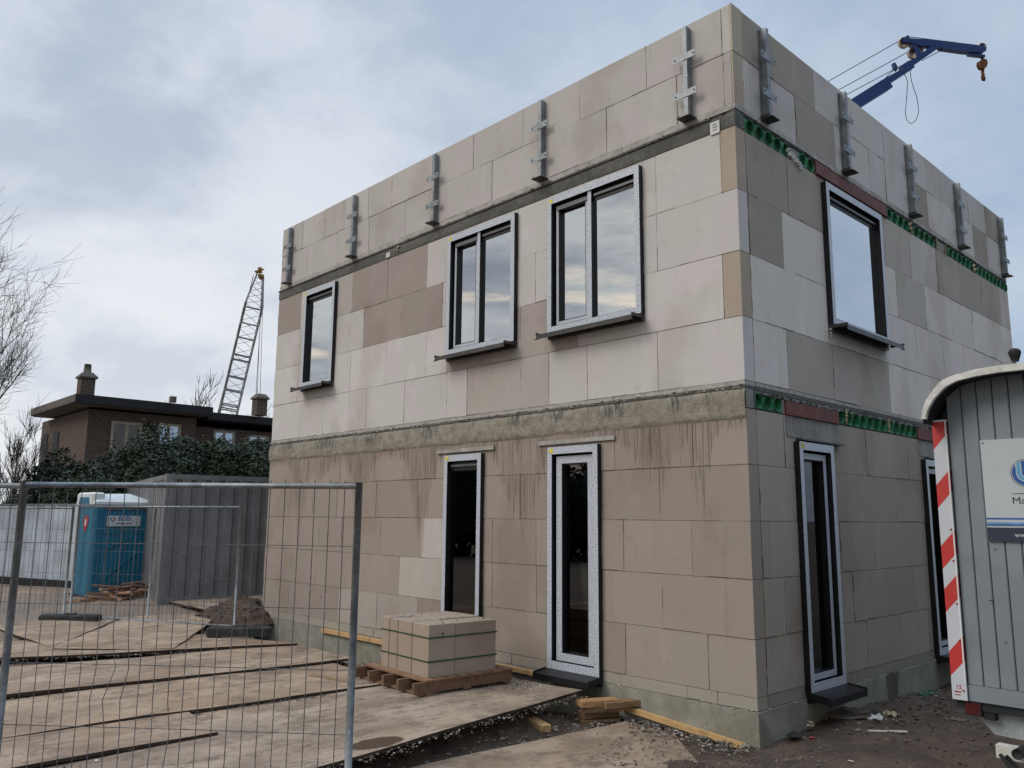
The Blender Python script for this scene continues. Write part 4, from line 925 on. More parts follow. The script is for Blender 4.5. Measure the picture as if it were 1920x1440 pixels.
q = bp(333,1128,2,.0); m = MB(); m.cham(-.35,-.25,0,.35,.25,.24,.01); ob = m.build('concrete_block', MT['card'], None, (q.x-.3,q.y+.25,.0)); ob.rotation_euler = (0,0,.6); tag(ob, 'low grey box right of the scrap wood heap', 'box')

# ------------------------------------------------------------------ site trailer
def trailer():
    x0 = 2.20; yF = -1.34; E = empty('site_trailer', (3.4, .8, -.3), 'grey-clad site trailer with curved white-edged roof and striped marker board', 'trailer')
    org = Vector((3.4,.8,-.3))
    def bl(m, name, mat, par=E):
        m.v = [(v[0]-org.x, v[1]-org.y, v[2]-org.z) for v in m.v] if par is E else m.v; return m.build(name, mat, par)
    def bs(m, name, mat, par):   # sub-part (parent part sits at the empty's origin)
        m.v = [(v[0]-org.x, v[1]-org.y, v[2]-org.z) for v in m.v]; return m.build(name, mat, par)
    Wd = 2.44; xc = x0+Wd/2; yB = 4.6
    out = [bp(u,v,1,yF-.22) for u, v in ((1727.5,785),(1729,771),(1735,753),(1745,737),(1764,714),(1786,704),(1830,692),(1873,685),(1920,680))]
    inn = [bp(u,v,1,yF-.22) for u, v in ((1735.5,786),(1739,768),(1751,747.5),(1771,726),(1793,714),(1830,705),(1873,698),(1920,693))]
    def full(pts, apex):
        L = [(p.x, p.z) for p in pts]; xm = x0+Wd/2-.06
        last = L[-1]; n = 5
        for k in range(1, n+1): q = k/n; L.append((last[0]+(xm-last[0])*q, last[1]+(apex-last[1])*(1-(1-q)**2)))
        Rr = [(2*xm-x, z) for x, z in L[:-1]][::-1]; return L+Rr
    O = full(out, out[-1].z+.05); I = full(inn, inn[-1].z+.05)
    # roof shell: outer curve extruded along the length
    m = MB(); m.smooth = True; n = len(O); vs = [(x, yF-.20, z-.004) for x, z in O]+[(x, yB+.2, z-.004) for x, z in O]; m.add(vs, [(k, k+1, n+k+1, n+k) for k in range(n-1)])
    vs = [(x, yF-.20, z-.03) for x, z in O]+[(x, yB+.2, z-.03) for x, z in O]; m.add(vs, [(k+1, k, n+k, n+k+1) for k in range(n-1)]); bl(m, 'roof', MT['cladgap'])
    # white edge trim strip
    import bisect
    def resamp(L, k):
        s = [0]
        for a, b in zip(L, L[1:]): s.append(s[-1]+math.hypot(b[0]-a[0], b[1]-a[1]))
        r = []
        for i in range(k+1):
            t = s[-1]*i/k; j = min(len(L)-2, max(0, bisect.bisect_right(s, t)-1)); f = (t-s[j])/max(1e-9, s[j+1]-s[j]); r.append((L[j][0]+(L[j+1][0]-L[j][0])*f, L[j][1]+(L[j+1][1]-L[j][1])*f))
        return r
    A = resamp(O, 90); B = resamp(I, 90)
    m = MB(); k = 91
    vs = [(x, yF-.225, z) for x, z in A]+[(x, yF-.225, z) for x, z in B]+[(x, yF-.19, z) for x, z in A]+[(x, yF-.19, z) for x, z in B]; fs = []
    for i in range(90): fs += [(i,i+1,k+i+1,k+i),(i+1,i,2*k+i,2*k+i+1),(k+i,k+i+1,3*k+i+1,3*k+i)]
    fs += [(0,k,3*k,2*k)]; m.add(vs, fs); bl(m, 'roof_trim', MT['rooftrim'])
    # front wall: cladding boards between x0 and x0+Wd, top follows roof curve
    def topz(x):
        for (a, za), (b, zb) in zip(O, O[1:]):
            if a <= x <= b: return za+(zb-za)*(x-a)/(b-a+1e-9)-.03
        return 2.5
    zb = .755; wdt = .0935; m = MB(); x = x0+.088
    while x < x0+Wd-.02:
        xe = min(x+wdt-.006, x0+Wd)
        m.prism([(x,yF,zb),(xe,yF,zb),(xe,yF,topz(xe)),(x,yF,topz(x))], (0,.02,0)); m.prism([(x+.004,yF-.004,zb),(xe-.004,yF-.004,zb),(xe-.004,yF-.004,topz(xe)-.003),(x+.004,yF-.004,topz(x+.004)-.003)], (0,.004,0)); x += wdt
    bl(m, 'cladding', MT['clad'])
    m = MB(); 
    pts = [(x0+.01,yF+.012,.68)]+[(x0+Wd,yF+.012,.68)]+[(x, yF+.012, z-.035) for x, z in [(x0+Wd-i*Wd/24, topz(min(x0+Wd-.001, max(x0+.001, x0+Wd-i*Wd/24)))) for i in range(25)]]
    m.prism(pts, (0,.05,0)); bl(m, 'wall_backing', MT['cladgap'])
    m = MB(); m.box(x0+.005, yF+.065, .66, x0+.04, yB, 2.42); m.box(x0+Wd-.04, yF+.065, .66, x0+Wd, yB, 2.42); m.box(x0+.04, yB-.04, .66, x0+Wd-.04, yB, 2.45); bl(m, 'side_wall', MT['clad'])
    m = MB(); m.box(x0+.088, yF-.008, .655, x0+Wd, yF+.012, .752); bl(m, 'skirt_board', MT['clad'])
    m = MB(); m.box(x0+.0, yF+.012, .60, x0+Wd, yB, .66); bl(m, 'floor_frame', MT['cladgap'])
    # striped marker board
    m = MB(); m.box(x0-.004, yF-.028, .655, x0+.084, yF-.012, 2.43); mk = bl(m, 'marker_board', MT['stripe'])
    m = MB(); m.box(x0-.006, yF-.03, 2.43, x0+.086, yF-.005, 2.442); m.box(x0+.076, yF-.034, .76, x0+.084, yF-.028, 2.43); bs(m, 'board_edge', MT['white'], mk)
    m = MB()
    for z in (1.72,1.52,1.25,1.02,.715): m.tube([(x0+.066,yF-.035,z),(x0+.066,yF-.028,z)], .006, 8)
    bs(m, 'screw', MT['redp'], mk)
    m = MB(); m.box(x0+.012,yF-.0295,.70,x0+.05,yF-.028,.708); m.box(x0+.012,yF-.0295,.683,x0+.045,yF-.028,.688); bs(m, 'small_print', MT['redp'], mk)
    text(mk, '15', (x0+.02-org.x, yF-.0295-org.y, .722-org.z), .038, MT['redp'], (R(90),0,0), 'number')
    rs = random.Random(4)
    for k in range(9):
        x = x0+.11+rs.random()*.9; z = .9+rs.random()*1.3; m = MB(); m.tube([(x,yF-.0065,z),(x,yF-.0042,z)], rs.choice((.006,.008,.011)), 10); bl(m, 'cladding_bolt', MT['galv'])
    # sign board
    sx0, sz0, sz1 = 2.478, 1.652, 2.291; sw = 1.15; ys = yF-.022
    m = MB(); m.box(sx0, ys, sz0, sx0+sw, yF-.006, sz1); sg = bl(m, 'sign_board', MT['signw'])
    m = MB(); m.box(sx0+.001, ys-.0015, sz0+.001, sx0+sw, ys-.0002, sz0+.085); bs(m, 'dark_band', MT['navy'], sg)
    m = MB(); m.box(sx0+.001, ys-.0015, sz0+.095, sx0+sw, ys-.0002, sz0+.101); m.box(sx0+.001, ys-.0015, sz0+.135, sx0+sw, ys-.0002, sz0+.145); m.box(sx0+.001, ys-.0015, sz0+.103, sx0+sw, ys-.0002, sz0+.107); bs(m, 'blue_line', MT['blue'], sg)
    m = MB(); m.box(sx0+.001, ys-.0012, sz0+.109, sx0+sw, ys-.0002, sz0+.118); bs(m, 'light_line', MT['lblue'], sg)
    cx = bp(1926,887,1,yF).x; cz = bp(1926,887,1,yF).z; rad = cx-bp(1896.5,887,1,yF).x
    def disc(r, y, mat, a0=0, a1=360, ri=0, nm='logo_disc'):
        m = MB(); n = 48; vs = []
        for i in range(n+1):
            a = R(a0+(a1-a0)*i/n); vs += [(cx+math.cos(a)*r, y, cz+math.sin(a)*r), (cx+math.cos(a)*ri, y, cz+math.sin(a)*ri)]
        m.add(vs, [(2*i+1,2*i+3,2*i+2,2*i) for i in range(n)]); bs(m, nm, mat, sg)
    disc(rad, ys-.0010, MT['ink'], nm='logo_rim'); disc(rad*.955, ys-.0016, MT['signw']); disc(rad*.90, ys-.0022, MT['blue'])
    def upath(w, r, y, mat, nm):
        m = MB(); pts = [(cx-r, cz+rad*.78)]+[(cx+math.cos(R(180+i*7.5))*r, cz+rad*.0+math.sin(R(180+i*7.5))*r) for i in range(25)]+[(cx+r, cz+rad*.78)]; vs = []
        for i, (x, z) in enumerate(pts):
            if i in (0, len(pts)-1): nx, nz = (1 if i == 0 else -1), 0
            else: a = math.atan2(z-cz, x-cx); nx, nz = -math.cos(a), -math.sin(a)
            vs += [(x-nx*w/2, y, z-nz*w/2), (x+nx*w/2, y, z+nz*w/2)]
        m.add(vs, [(2*i,2*i+1,2*i+3,2*i+2) for i in range(len(pts)-1)]); bs(m, nm, mat, sg)
    upath(rad*.07, rad*.60, ys-.0028, MT['signw'], 'logo_gap'); upath(rad*.22, rad*.45, ys-.0031, MT['lblue'], 'logo_arc'); upath(rad*.07, rad*.30, ys-.0034, MT['signw'], 'logo_gap')
    m = MB(); zz = bp(1900,926,1,yF).z; m.box(cx-rad*.98, ys-.0015, zz-.002, cx+rad, ys-.0003, zz+.002); bs(m, 'rule_line', MT['ink'], sg)
    p = bp(1900,945,1,yF); text(sg, 'Ma', (p.x-org.x, ys-.001-org.y, p.z-org.z), .062, MT['ink'], (R(90),0,0), width=1.05)
    p = bp(1905,1007,1,yF); text(sg, 'www', (p.x-org.x, ys-.002-org.y, p.z-org.z), .042, MT['ink2'], (R(90),0,0))
    m = MB()
    for x, z in ((sx0+.015, sz1-.018), (sx0+.022, sz0+.02)): m.tube([(x, ys-.006, z), (x, ys, z)], .005, 8)
    bs(m, 'screw', MT['galv'], sg)
    # chassis: lamp box, sloping galvanised drawbar plate, jockey beam
    m = MB(); m.box(x0+.055, yF+.0, .565, x0+.15, yF+.12, .650); m.box(x0+.155, yF+.02, .55, x0+.22, yF+.14, .65); bl(m, 'rear_lamp', MT['fascia'])
    m = MB()
    for i in range(4):
        for j in range(4): m.box(x0+.062+i*.021, yF-.002, .575+j*.018, x0+.078+i*.021, yF-.0002, .588+j*.018)
    bl(m, 'lamp_lens', MT['lampred'])
    pl = [bp(u,v,1,yF-.05) for u, v in ((1810,1338),(1853,1384),(1920,1398))]
    m = MB(); m.prism([(pl[0].x,yF+.08,pl[0].z),(pl[1].x,yF+.08,pl[1].z),(x0+1.1,yF+.08,pl[1].z-.03),(x0+1.1,yF+.08,.64),(pl[0].x+.0,yF+.08,.64)], (0,.012,0)); bl(m, 'chassis_plate', MT['galvl'])
    m = MB(); a = bp(1870,1396,1,yF-.1); m.beam((a.x, yF-.10, a.z-.03), (x0+Wd-.2, yF-.10, a.z-.05), .07, .075); m.beam((xc-.5, yF-.1, a.z-.04), (xc, yF-1.5, a.z-.04), .06, .08); m.beam((xc+.5, yF-.1, a.z-.04), (xc, yF-1.5, a.z-.04), .06, .08); bl(m, 'drawbar', MT['rooftrim'])
    m = MB(); a = bp(1872,1332,1,yF); m.tube([(a.x, yF+.02, a.z), (a.x, yF+.078, a.z)], .016, 16); bl(m, 'reflector', MT['lamp'])
    m = MB(); a = bp(1862,1328,1,yF); m.beam((a.x, yF+.06, a.z+.05), (a.x, yF+.06, a.z-.01), .012, .01); bl(m, 'hanger', MT['fascia'])
    m = MB(); a = bp(1912,1412,1,yF-.15); m.tube([(a.x, yF-.20, a.z), (a.x, yF-.06, a.z)], .030, 14); bl(m, 'pivot', MT['tyre'])
    m = MB(); b0 = Vector((a.x-.10, yF-.16, a.z-.03)); m.tube([b0, b0+Vector((.25,-.25,-.16)), b0+Vector((.6,-.4,-.22))], .012, 8); m.tube([b0+Vector((.03,0,0)), b0+Vector((.25,-.1,-.17)), b0+Vector((.7,-.2,-.24))], .012, 8); bl(m, 'cable', MT['tyre'])
    for xs in (x0+.12, x0+Wd-.12):
        for yc in (1.2, 2.1):
            m = MB(); m.tube([(xs-.09, yc, .05), (xs-.08, yc, .05), (xs+.08, yc, .05), (xs+.09, yc, .05)], [.26,.33,.33,.26], 26); w = bl(m, 'wheel', MT['tyre'])
            m = MB(); m.tube([(xs-.095, yc, .05), (xs+.095, yc, .05)], .19, 20); bs(m, 'rim', MT['galv'], w)
    m = MB(); m.box(x0+.1, yF+.2, .50, x0+.2, yB-.2, .60); m.box(x0+Wd-.2, yF+.2, .50, x0+Wd-.1, yB-.2, .60); bl(m, 'chassis_beam', MT['galv'])
    # stove pipe on the roof
    p = at(1902,690,7.6); zr = topz(max(x0+.05, min(p.x, x0+Wd-.05)))
    m = MB(); m.tube([(p.x,p.y,zr), (p.x,p.y,p.z+.06)], .018, 12); pp = bl(m, 'flue_pipe', MT['rooftrim'])
    c = at(1903,668,7.6); m = MB(); m.tube([(c.x,c.y,c.z-.05),(c.x,c.y,c.z-.03),(c.x,c.y,c.z+.0),(c.x,c.y,c.z+.04),(c.x,c.y,c.z+.065),(c.x,c.y,c.z+.075)], [.030,.034,.045,.055,.040,.015], 16)
    bs(m, 'flue_cap', MT['tyre'], pp)
trailer()

# ------------------------------------------------------------------ brick house beyond
def brick_house():
    ox, oy = -26.8, 1.55; E = empty('brick_villa', (ox, oy, 0), 'dark brown brick house with flat overhanging roof and two chimneys behind the laurels', 'building')
    def B(nm, mat, *bx, par=E):
        m = MB(); m.box(bx[0]-ox, bx[1]-oy, bx[2], bx[3]-ox, bx[4]-oy, bx[5]); return m.build(nm, mat, par)
    B('wall', MT['brick'], lx(77, 820, oy), oy, -.2, ox, 5.4, 5.45); B('wall', MT['brick'], -35.0, 5.4, -.2, ox-.45, 14.0, 5.2)
    zt = 5.86; XE = lx(57, 788, .92)
    r = B('roof', MT['fascia'], XE, .92, zt-.30, -26.15, 5.75, zt); B('soffit', MT['soffit'], XE+.1, 1.0, zt-.33, -26.25, 5.7, zt-.302, par=r)
    m = MB(); m.box(XE-.01-ox, .90-oy, zt-.27, -26.16-ox, .918-oy, zt-.02); m.build('fascia_board', MT['soffit'], r)
    B('roof', MT['fascia'], -35.6, 5.752, zt-.42, -26.55, 14.6, zt-.14)
    for u, v, D, w, h in ((160,738,28.6,.46,.62), (486,775,32.5,.44,.50)):
        p = at(u, v, D); q = MB(); q.box(p.x-w/2-ox, p.y-w/2-oy, zt-.15, p.x+w/2-ox, p.y+w/2-oy, zt+h); c = q.build('chimney', MT['brick'], E)
        q = MB(); z = zt+h; k = w/2
        a = [(p.x+sx*(k+.06)-ox, p.y+sy*(k+.06)-oy, z) for sx, sy in ((-1,-1),(1,-1),(1,1),(-1,1))]; b = [(x, y, z+.06) for x, y, _ in a]; t = [(p.x+sx*.15-ox, p.y+sy*.15-oy, z+.22) for sx, sy in ((-1,-1),(1,-1),(1,1),(-1,1))]
        q.add(a+b+t, [(3,2,1,0)]+[(i,(i+1)%4,4+(i+1)%4,4+i) for i in range(4)]+[(4+i,4+(i+1)%4,8+(i+1)%4,8+i) for i in range(4)]+[(8,9,10,11)])
        if u < 300: q.tube([(p.x-ox,p.y-oy,z+.2),(p.x-ox,p.y-oy,z+.52)], [.13,.11], 12)
        q.build('chimney_cap', MT['soffit'], c)
    p = at(324,748,30); B('roof_vent', MT['soffit'], p.x-.1, p.y-.1, zt, p.x+.1, p.y+.1, zt+.22)
    def win(u0, u1, v0, v1, xw, mull):
        a, b = bp(u0, v0, 0, xw), bp(u1, v1, 0, xw); y0, y1 = sorted((a.y, b.y)); z1 = a.z; z0 = b.z
        e = bpy.data.objects.new('window', None); COL.objects.link(e); e.parent = E
        m = MB(); T = lambda u, w, z: (xw+w-ox, u-oy, z); ringbox(m, T, y0, y1, z0, z1, .09, .0, .05)
        for f in mull: c = y0+(y1-y0)*f; fbox(m, T, c-.05, c+.05, 0, .04, z0+.09, z1-.09)
        m.build('frame', MT['wframe'], e); m = MB(); fbox(m, T, y0+.05, y1-.05, .006, .02, z0+.05, z1-.05); m.build('pane', MT['glassH'], e)
        m = MB()
        for i, f in enumerate([0]+list(mull)): fbox(m, T, y0+(y1-y0)*f+.12, y0+(y1-y0)*f+(y1-y0)*.34, .001, .005, z0+.1, z1-.1)
        m.build('curtain', MT['curtain'], e)
    win(209,262,789,850,ox,(.5,)); win(297,335,793,850,ox,(.45,)); win(400,438,806,850,ox-.45,(.5,)); win(465,500,815,860,ox-.45,(.5,))
    for u in (88,108):
        a = bp(u,800,1,oy-.0); m = MB(); m.box(a.x-.35-ox, -.03, 2.9, a.x+.35-ox, -.001, 4.9); m.build('shutter', MT['fascia'], E)
brick_house()

# ------------------------------------------------------------------ lattice crane far left
def lattice_crane():
    D = 60; T0, T1 = at(430,764,D), at(476,572,D); hd = at(488,514,D); up = (T1-T0).normalized(); base = T0-up*((T0.z)/up.z)
    E = empty('lattice_crane', (base.x, base.y, 0), 'tall grey lattice crane boom with yellow head rising behind the brick house', 'crane')
    side = (RM @ Vector((1,0,0))); side = (side-up*side.dot(up)).normalized(); dep = up.cross(side).normalized(); W, Dp = .62, .62
    rot = Matrix.Rotation(R(22), 3, up); side = rot @ side; dep = rot @ dep
    org = base
    def C(s, d, t): return base+up*t+side*s*W+dep*d*Dp-org
    L = (T1-base).length; m = MB(); LH = (hd-base).length
    cs = [(-1,-1),(1,-1),(1,1),(-1,1)]; hv = hd-org
    for s, d in cs: m.tube([C(s,d,0), C(s,d,L)], .042, 5); m.tube([C(s,d,L), hv+side*s*.22+dep*d*.2], .04, 5)
    n = int(L/.62)
    for i in range(n):
        t0, t1 = i*L/n, (i+1)*L/n
        for k in range(4):
            a, b = cs[k], cs[(k+1)%4]
            if i%2: a, b = b, a
            m.tube([C(*a,t0), C(*b,t1)], .019, 3, False)
    for i in range(5):
        f0, f1 = i/5, (i+1)/5
        for k in range(4):
            a, b = cs[k], cs[(k+1)%4]; pa = C(*a,L).lerp(hv+side*a[0]*.22+dep*a[1]*.2, f0); pb = C(*b,L).lerp(hv+side*b[0]*.22+dep*b[1]*.2, f1); m.tube([pa, pb], .022, 3, False)
    for v in (578,608,635,667,676,708,733,760,768):
        t = (at(430+(764-v)*.24, v, D)-base).dot(up)
        for a, b in ((0,1),(1,2),(2,3),(3,0)): m.beam(C(*cs[a],t), C(*cs[b],t), .05, .09)
    m.build('lattice_boom', MT['lattice'], E)
    m = MB(); m.smooth = False
    for k in range(7): m.stone(hv+Vector((random.uniform(-.3,.3), random.uniform(-.3,.3), random.uniform(-.25,.3))), .28)
    m.build('boom_head', MT['yellow'], E)
    for (u0,v0),(u1,v1) in (((493,520),(478,770)),((491,520),(481,770)),((494,520),(487,770))):
        m = MB(); a, b = at(u0,v0,D)-org, at(u1,v1,D)-org; m.tube([a, b, Vector((b.x,b.y,1.0))], .018, 4); m.build('hoist_rope', MT['rope'], E)
    for (u0,v0),(u1,v1) in (((476,515),(409,770)),((474,520),(414,770))):
        m = MB(); a, b = at(u0,v0,D)-org, at(u1,v1,D)-org; m.tube([a, b, b+(b-a)*.5], .018, 4); m.build('stay_rope', MT['rope'], E)
    m = MB(); m.box(-2,-2,-.2,2,2,1.6); m.cham(-1.6,-1.2,1.6,1.4,1.2,3.2,.2); m.build('undercarriage', MT['lattice'], E)
lattice_crane()
# ------------------------------------------------------------------ blue telescopic crane
def blue_crane():
    D = 24.
    A = lambda u, v, dd=0: at(u, v, D+dd)
    base = A(1330,400); base = Vector((base.x, base.y, 0)); E = empty('telescopic_crane', base, 'blue telescopic crane boom with rusty hook block above the parapet', 'crane')
    N = (RM @ Vector((0,0,1))).normalized()
    def poly(nm, pts, th, mat=MT['craneb'], par=E, off=0):
        m = MB(); m.prism([A(u, v)-base+N*(th/2+off) for u, v in pts], -N*th); return m.build(nm, mat, par)
    z = lambda a, b: (1560+a/5.333, 40+b/5.333)
    poly('boom_section', [z(-900,1480),z(-830,1560),z(578,680),z(555,640)], .42)
    poly('boom_section', [z(-905,1470),z(500,590),z(780,440),z(800,480),z(560,635),z(-860,1530)], .34)
    poly('boom_section', [z(680,452),z(735,415),z(830,378),z(960,268),z(1070,262),z(1040,285),z(775,470),z(700,505)], .26)
    j = poly('jib', [z(690,190),z(720,175),z(770,185),z(960,200),z(1490,262),z(1520,275),z(1520,310),z(1490,325),z(1330,318),z(1090,285),z(1060,262),z(870,260),z(790,232),z(740,225),z(700,222)], .24)
    poly('jib_strut', [z(775,228),z(815,228),z(880,320),z(905,365),z(840,385),z(820,310)], .20)
    poly('jib_foot', [z(1350,312),z(1400,312),z(1520,345),z(1520,365),z(1360,345)], .14)
    poly('boom_ear', [z(600,425),z(625,418),z(652,470),z(640,500),z(612,470)], .12)
    poly('mast_tip', [z(735,150),z(765,150),z(762,190),z(740,205)], .12); poly('rope_guide', [z(1465,235),z(1492,235),z(1480,280),z(1455,290)], .1)
    for (a, b), r in (((718,215),.17),((858,290),.16),((812,322),.17),((1495,262),.13)):
        c = A(*z(a, b))-base; m = MB(); m.tube([c-N*.05, c-N*.04, c+N*.04, c+N*.05], [r*.9,r,r,r*.9], 20); m.build('sheave', MT['tan'], E)
    for p, q in (((-760,1010),(690,185)),((-700,1105),(790,290)),((-640,1150),(825,372)),((540,560),(640,462)),((770,155),(1460,240)),((900,392),(1100,285))):
        m = MB(); a, b = A(*z(*p))-base, A(*z(*q))-base; m.tube([a, b], .012, 5); m.build('steel_rope', MT['rope'], E)
    loop = [(700,505),(735,545),(756,610),(750,720),(740,830),(733,920),(745,985),(790,1027),(840,990),(866,910),(860,830),(848,760),(820,680),(795,600),(783,520),(795,465)]
    m = MB(); m.tube([A(*z(*p))-base for p in loop], .010, 5); m.build('hanging_cable', MT['rope'], E)
    # hook block
    hb = poly('hook_block', [z(1480,395),z(1500,380),z(1535,392),z(1543,430),z(1530,468),z(1505,485),z(1475,475),z(1458,440),z(1462,405)], .16, MT['rust'])
    m = MB(); hp = [(1498,345),(1500,385)]; m.tube([A(*z(*p))-base for p in hp], .03, 6); m.build('link', MT['rope'], hb)
    m = MB(); m.tube([A(*z(*p))-base for p in ((1508,480),(1506,515),(1512,535),(1505,560),(1508,585),(1520,592),(1526,570),(1518,545))], [.05,.04,.05,.045,.04,.035,.035,.02], 7); m.build('hook', MT['rust'], hb)
    # carrier (hidden behind the house)
    f = (A(1330,400)-A(1700,200)); 
    m = MB(); m.cham(-1.2,-3.5,.7,1.2,3.5,1.5,.1); m.cham(-1.1,-1.2,1.5,1.1,1.4,2.9,.15); m.build('carrier', MT['craneb'], E)
    m = MB(); a = A(*z(-865,1500))-base; m.beam(Vector((0,0,2.5)), a, .5, .6); m.build('boom_section', MT['craneb'], E)
    for sx in (-1.1, 1.1):
        for y in (-2.6,-1.4,1.6,2.7): m = MB(); m.tube([(sx-.15,y,.5),(sx+.15,y,.5)], .5, 18); m.build('wheel', MT['tyre'], E)
blue_crane()

# ------------------------------------------------------------------ vegetation
def leaves(n, blobs, size, seed, jit=.25):
    random.seed(seed); mb = MB(); tot = sum(b[3]*b[4]*b[5] for b in blobs)
    for b in blobs:
        k = int(n*b[3]*b[4]*b[5]/tot)
        for _ in range(k):
            d = Vector((random.gauss(0,1), random.gauss(0,1), random.gauss(0,1))).normalized(); r = random.uniform(.72,1.0)**.6
            if random.random() < .12: r *= random.uniform(1.0,1.14)
            p = Vector((b[0]+d.x*b[3]*r, b[1]+d.y*b[4]*r, b[2]+d.z*b[5]*r))
            nz = noise.noise(p*1.3); p += d*nz*.35
            if p.z < 0: continue
            nrm = (d+Vector((random.gauss(0,.6), random.gauss(0,.6), random.gauss(0,.6)+.3))).normalized(); t = nrm.orthogonal().normalized(); t = Matrix.Rotation(random.uniform(0,6.28), 3, nrm) @ t; s = nrm.cross(t)
            L = size*random.uniform(.5,1.6); w = L*.42; c = random.random()*.6+(nz+.5)*.4; mb.cur = (c, c, min(1, max(0, c)))
            mb.add([p-t*L, p+s*w+nrm*w*.25, p+t*L, p-s*w+nrm*w*.25], [(0,1,2,3)])
    return mb
def shrub(name, label, base, blobs, n, size, mat, seed, group):
    E = empty(name, (base[0], base[1], 0), label, 'shrub', group); L = [(b[0]-base[0], b[1]-base[1], *b[2:]) for b in blobs]
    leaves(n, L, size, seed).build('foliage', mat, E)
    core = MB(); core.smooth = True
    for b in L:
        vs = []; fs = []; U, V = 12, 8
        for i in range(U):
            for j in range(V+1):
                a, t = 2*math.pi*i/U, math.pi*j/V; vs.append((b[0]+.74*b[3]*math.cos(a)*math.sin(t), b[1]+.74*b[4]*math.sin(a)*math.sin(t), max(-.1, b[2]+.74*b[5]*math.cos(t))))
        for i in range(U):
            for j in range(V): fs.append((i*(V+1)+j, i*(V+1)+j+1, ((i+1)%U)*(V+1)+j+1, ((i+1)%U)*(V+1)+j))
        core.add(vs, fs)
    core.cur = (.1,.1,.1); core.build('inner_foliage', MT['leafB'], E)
    st = MB()
    for k in range(4): a = random.uniform(0,6.28); st.tube([(math.cos(a)*.15, math.sin(a)*.15, -.2), (math.cos(a)*.5, math.sin(a)*.5, 2.2)], [.06,.03], 6)
    st.build('stem', MT['bark'], E)
GH = 'laurel shrubs in front of the brick house'
def blobpx(u, v, D, r, drop=1.0):
    p = at(u, v, D); rz = p.z/2*drop; return (p.x, p.y, p.z-rz, r, r, rz)
shr = [('broad laurel shrub below the first house window', [(215,843,23,1.0),(200,868,22,1.0),(240,850,24,.9)]), ('tallest laurel peak between the two upstairs windows', [(268,812,23.5,.9),(292,789,24,.75),(305,830,22.5,1.1)]),
       ('laurel shrub under the right-hand upstairs window', [(345,812,24,.9),(372,832,23,1.1)]), ('laurel shrub above the container roof', [(405,818,24,.9),(430,828,23.5,1.0)]), ('laurel shrub touching the corner of the block house', [(470,824,24,1.0),(500,822,24,1.1)])]
for i, (lab, bl) in enumerate(shr):
    B = [blobpx(u, v, D, r) for u, v, D, r in bl]; shrub('laurel_shrub', lab, (B[0][0], B[0][1]), B, 21000, .050, MT['leafA'], 40+i, GH)
B = [blobpx(105,845,24,.75), blobpx(128,868,23,.8), blobpx(85,880,24,.8)]; shrub('dark_conifer', 'very dark evergreen shrub at the left corner of the brick house', (B[0][0], B[0][1]), B, 9000, .07, MT['leafB'], 60, None)
B = [blobpx(60,905,23,.6), blobpx(42,925,22.5,.6), blobpx(150,880,22.5,.8)]; shrub('dark_conifer', 'low dark evergreen shrub behind the white hoarding', (B[0][0], B[0][1]), B, 6000, .07, MT['leafA'], 61, None)

def bare_tree(name, label, base, h, seed, r0=.16, spread=.55, lean=(0,0), depth=5, group=None, first=.25, minr=.007, kd=(4,5)):
    random.seed(seed); E = empty(name, (base[0], base[1], base[2] if len(base) > 2 else 0), label, 'tree', group); T = MB(); C = MB()
    def grow(p, d, L, r, lev):
        n = 5 if lev < 3 else 3; P = [p]; Rr = [r]; dd = d.copy()
        for i in range(n):
            dd = (dd+Vector((random.gauss(0,.09), random.gauss(0,.09), random.gauss(0,.06)+(.05 if lev > 0 else .03)))).normalized(); p = p+dd*L/n; P.append(p); Rr.append(max(minr*.6, r*(1-.55*(i+1)/n)))
        (T if lev == 0 else C).tube(P, Rr, 7 if lev == 0 else (4 if lev < 3 else 3), False)
        if lev >= depth: return
        kids = (7 if lev == 0 else random.randint(*kd))
        for k in range(kids):
            f = random.uniform(first if lev == 0 else .2, 1.); i = min(n-1, int(f*n)); q = P[i].lerp(P[i+1], f*n-i)
            ax = Vector((random.gauss(0,1), random.gauss(0,1), random.gauss(0,1))).normalized(); nd = (Matrix.Rotation(random.uniform(.5,1.3)*spread*1.4, 3, ax) @ dd); nd.z += .15; nd.normalize()
            grow(q, nd, L*random.uniform(.45,.72), max(minr, Rr[i]*random.uniform(.45,.65)), lev+1)
    grow(Vector((0,0,-.2)), Vector((lean[0], lean[1], 1)).normalized(), h, r0, 0)
    T.build('trunk', MT['bark'], E); C.build('crown', MT['bark'], E); return E
p = at(-110,960,20); bare_tree('bare_tree', 'large leafless tree reaching in from the left edge of the sky', (p.x,p.y,0), 5.7, 5, .16, .6, first=.25, depth=5, minr=.0048, kd=(4,6))
p = at(22,940,24); bare_tree('bare_tree', 'slim leafless tree left of the brick house, branching low', (p.x,p.y,0), 2.5, 9, .06, .32, depth=4, minr=.007)
p = at(8,940,26); bare_tree('bare_tree', 'thin leafless sapling at the left edge below the large tree', (p.x,p.y,0), 3.2, 12, .06, .38, depth=4)
p = at(385,800,58); bare_tree('bare_tree', 'leafless treetop peeping over the flat roof left of the lattice crane', (p.x,p.y,0), 5.9, 14, .15, .38, depth=4, minr=.018)
p = at(355,800,60); bare_tree('bare_tree', 'smaller leafless treetop over the roof, leftmost behind the house', (p.x,p.y,0), 5.6, 17, .15, .38, depth=4, minr=.018)
p = at(500,800,50); bare_tree('bare_tree', 'leafless treetop beside the house corner, right of the second chimney', (p.x,p.y,0), 4.4, 15, .13, .45, depth=4, minr=.016)
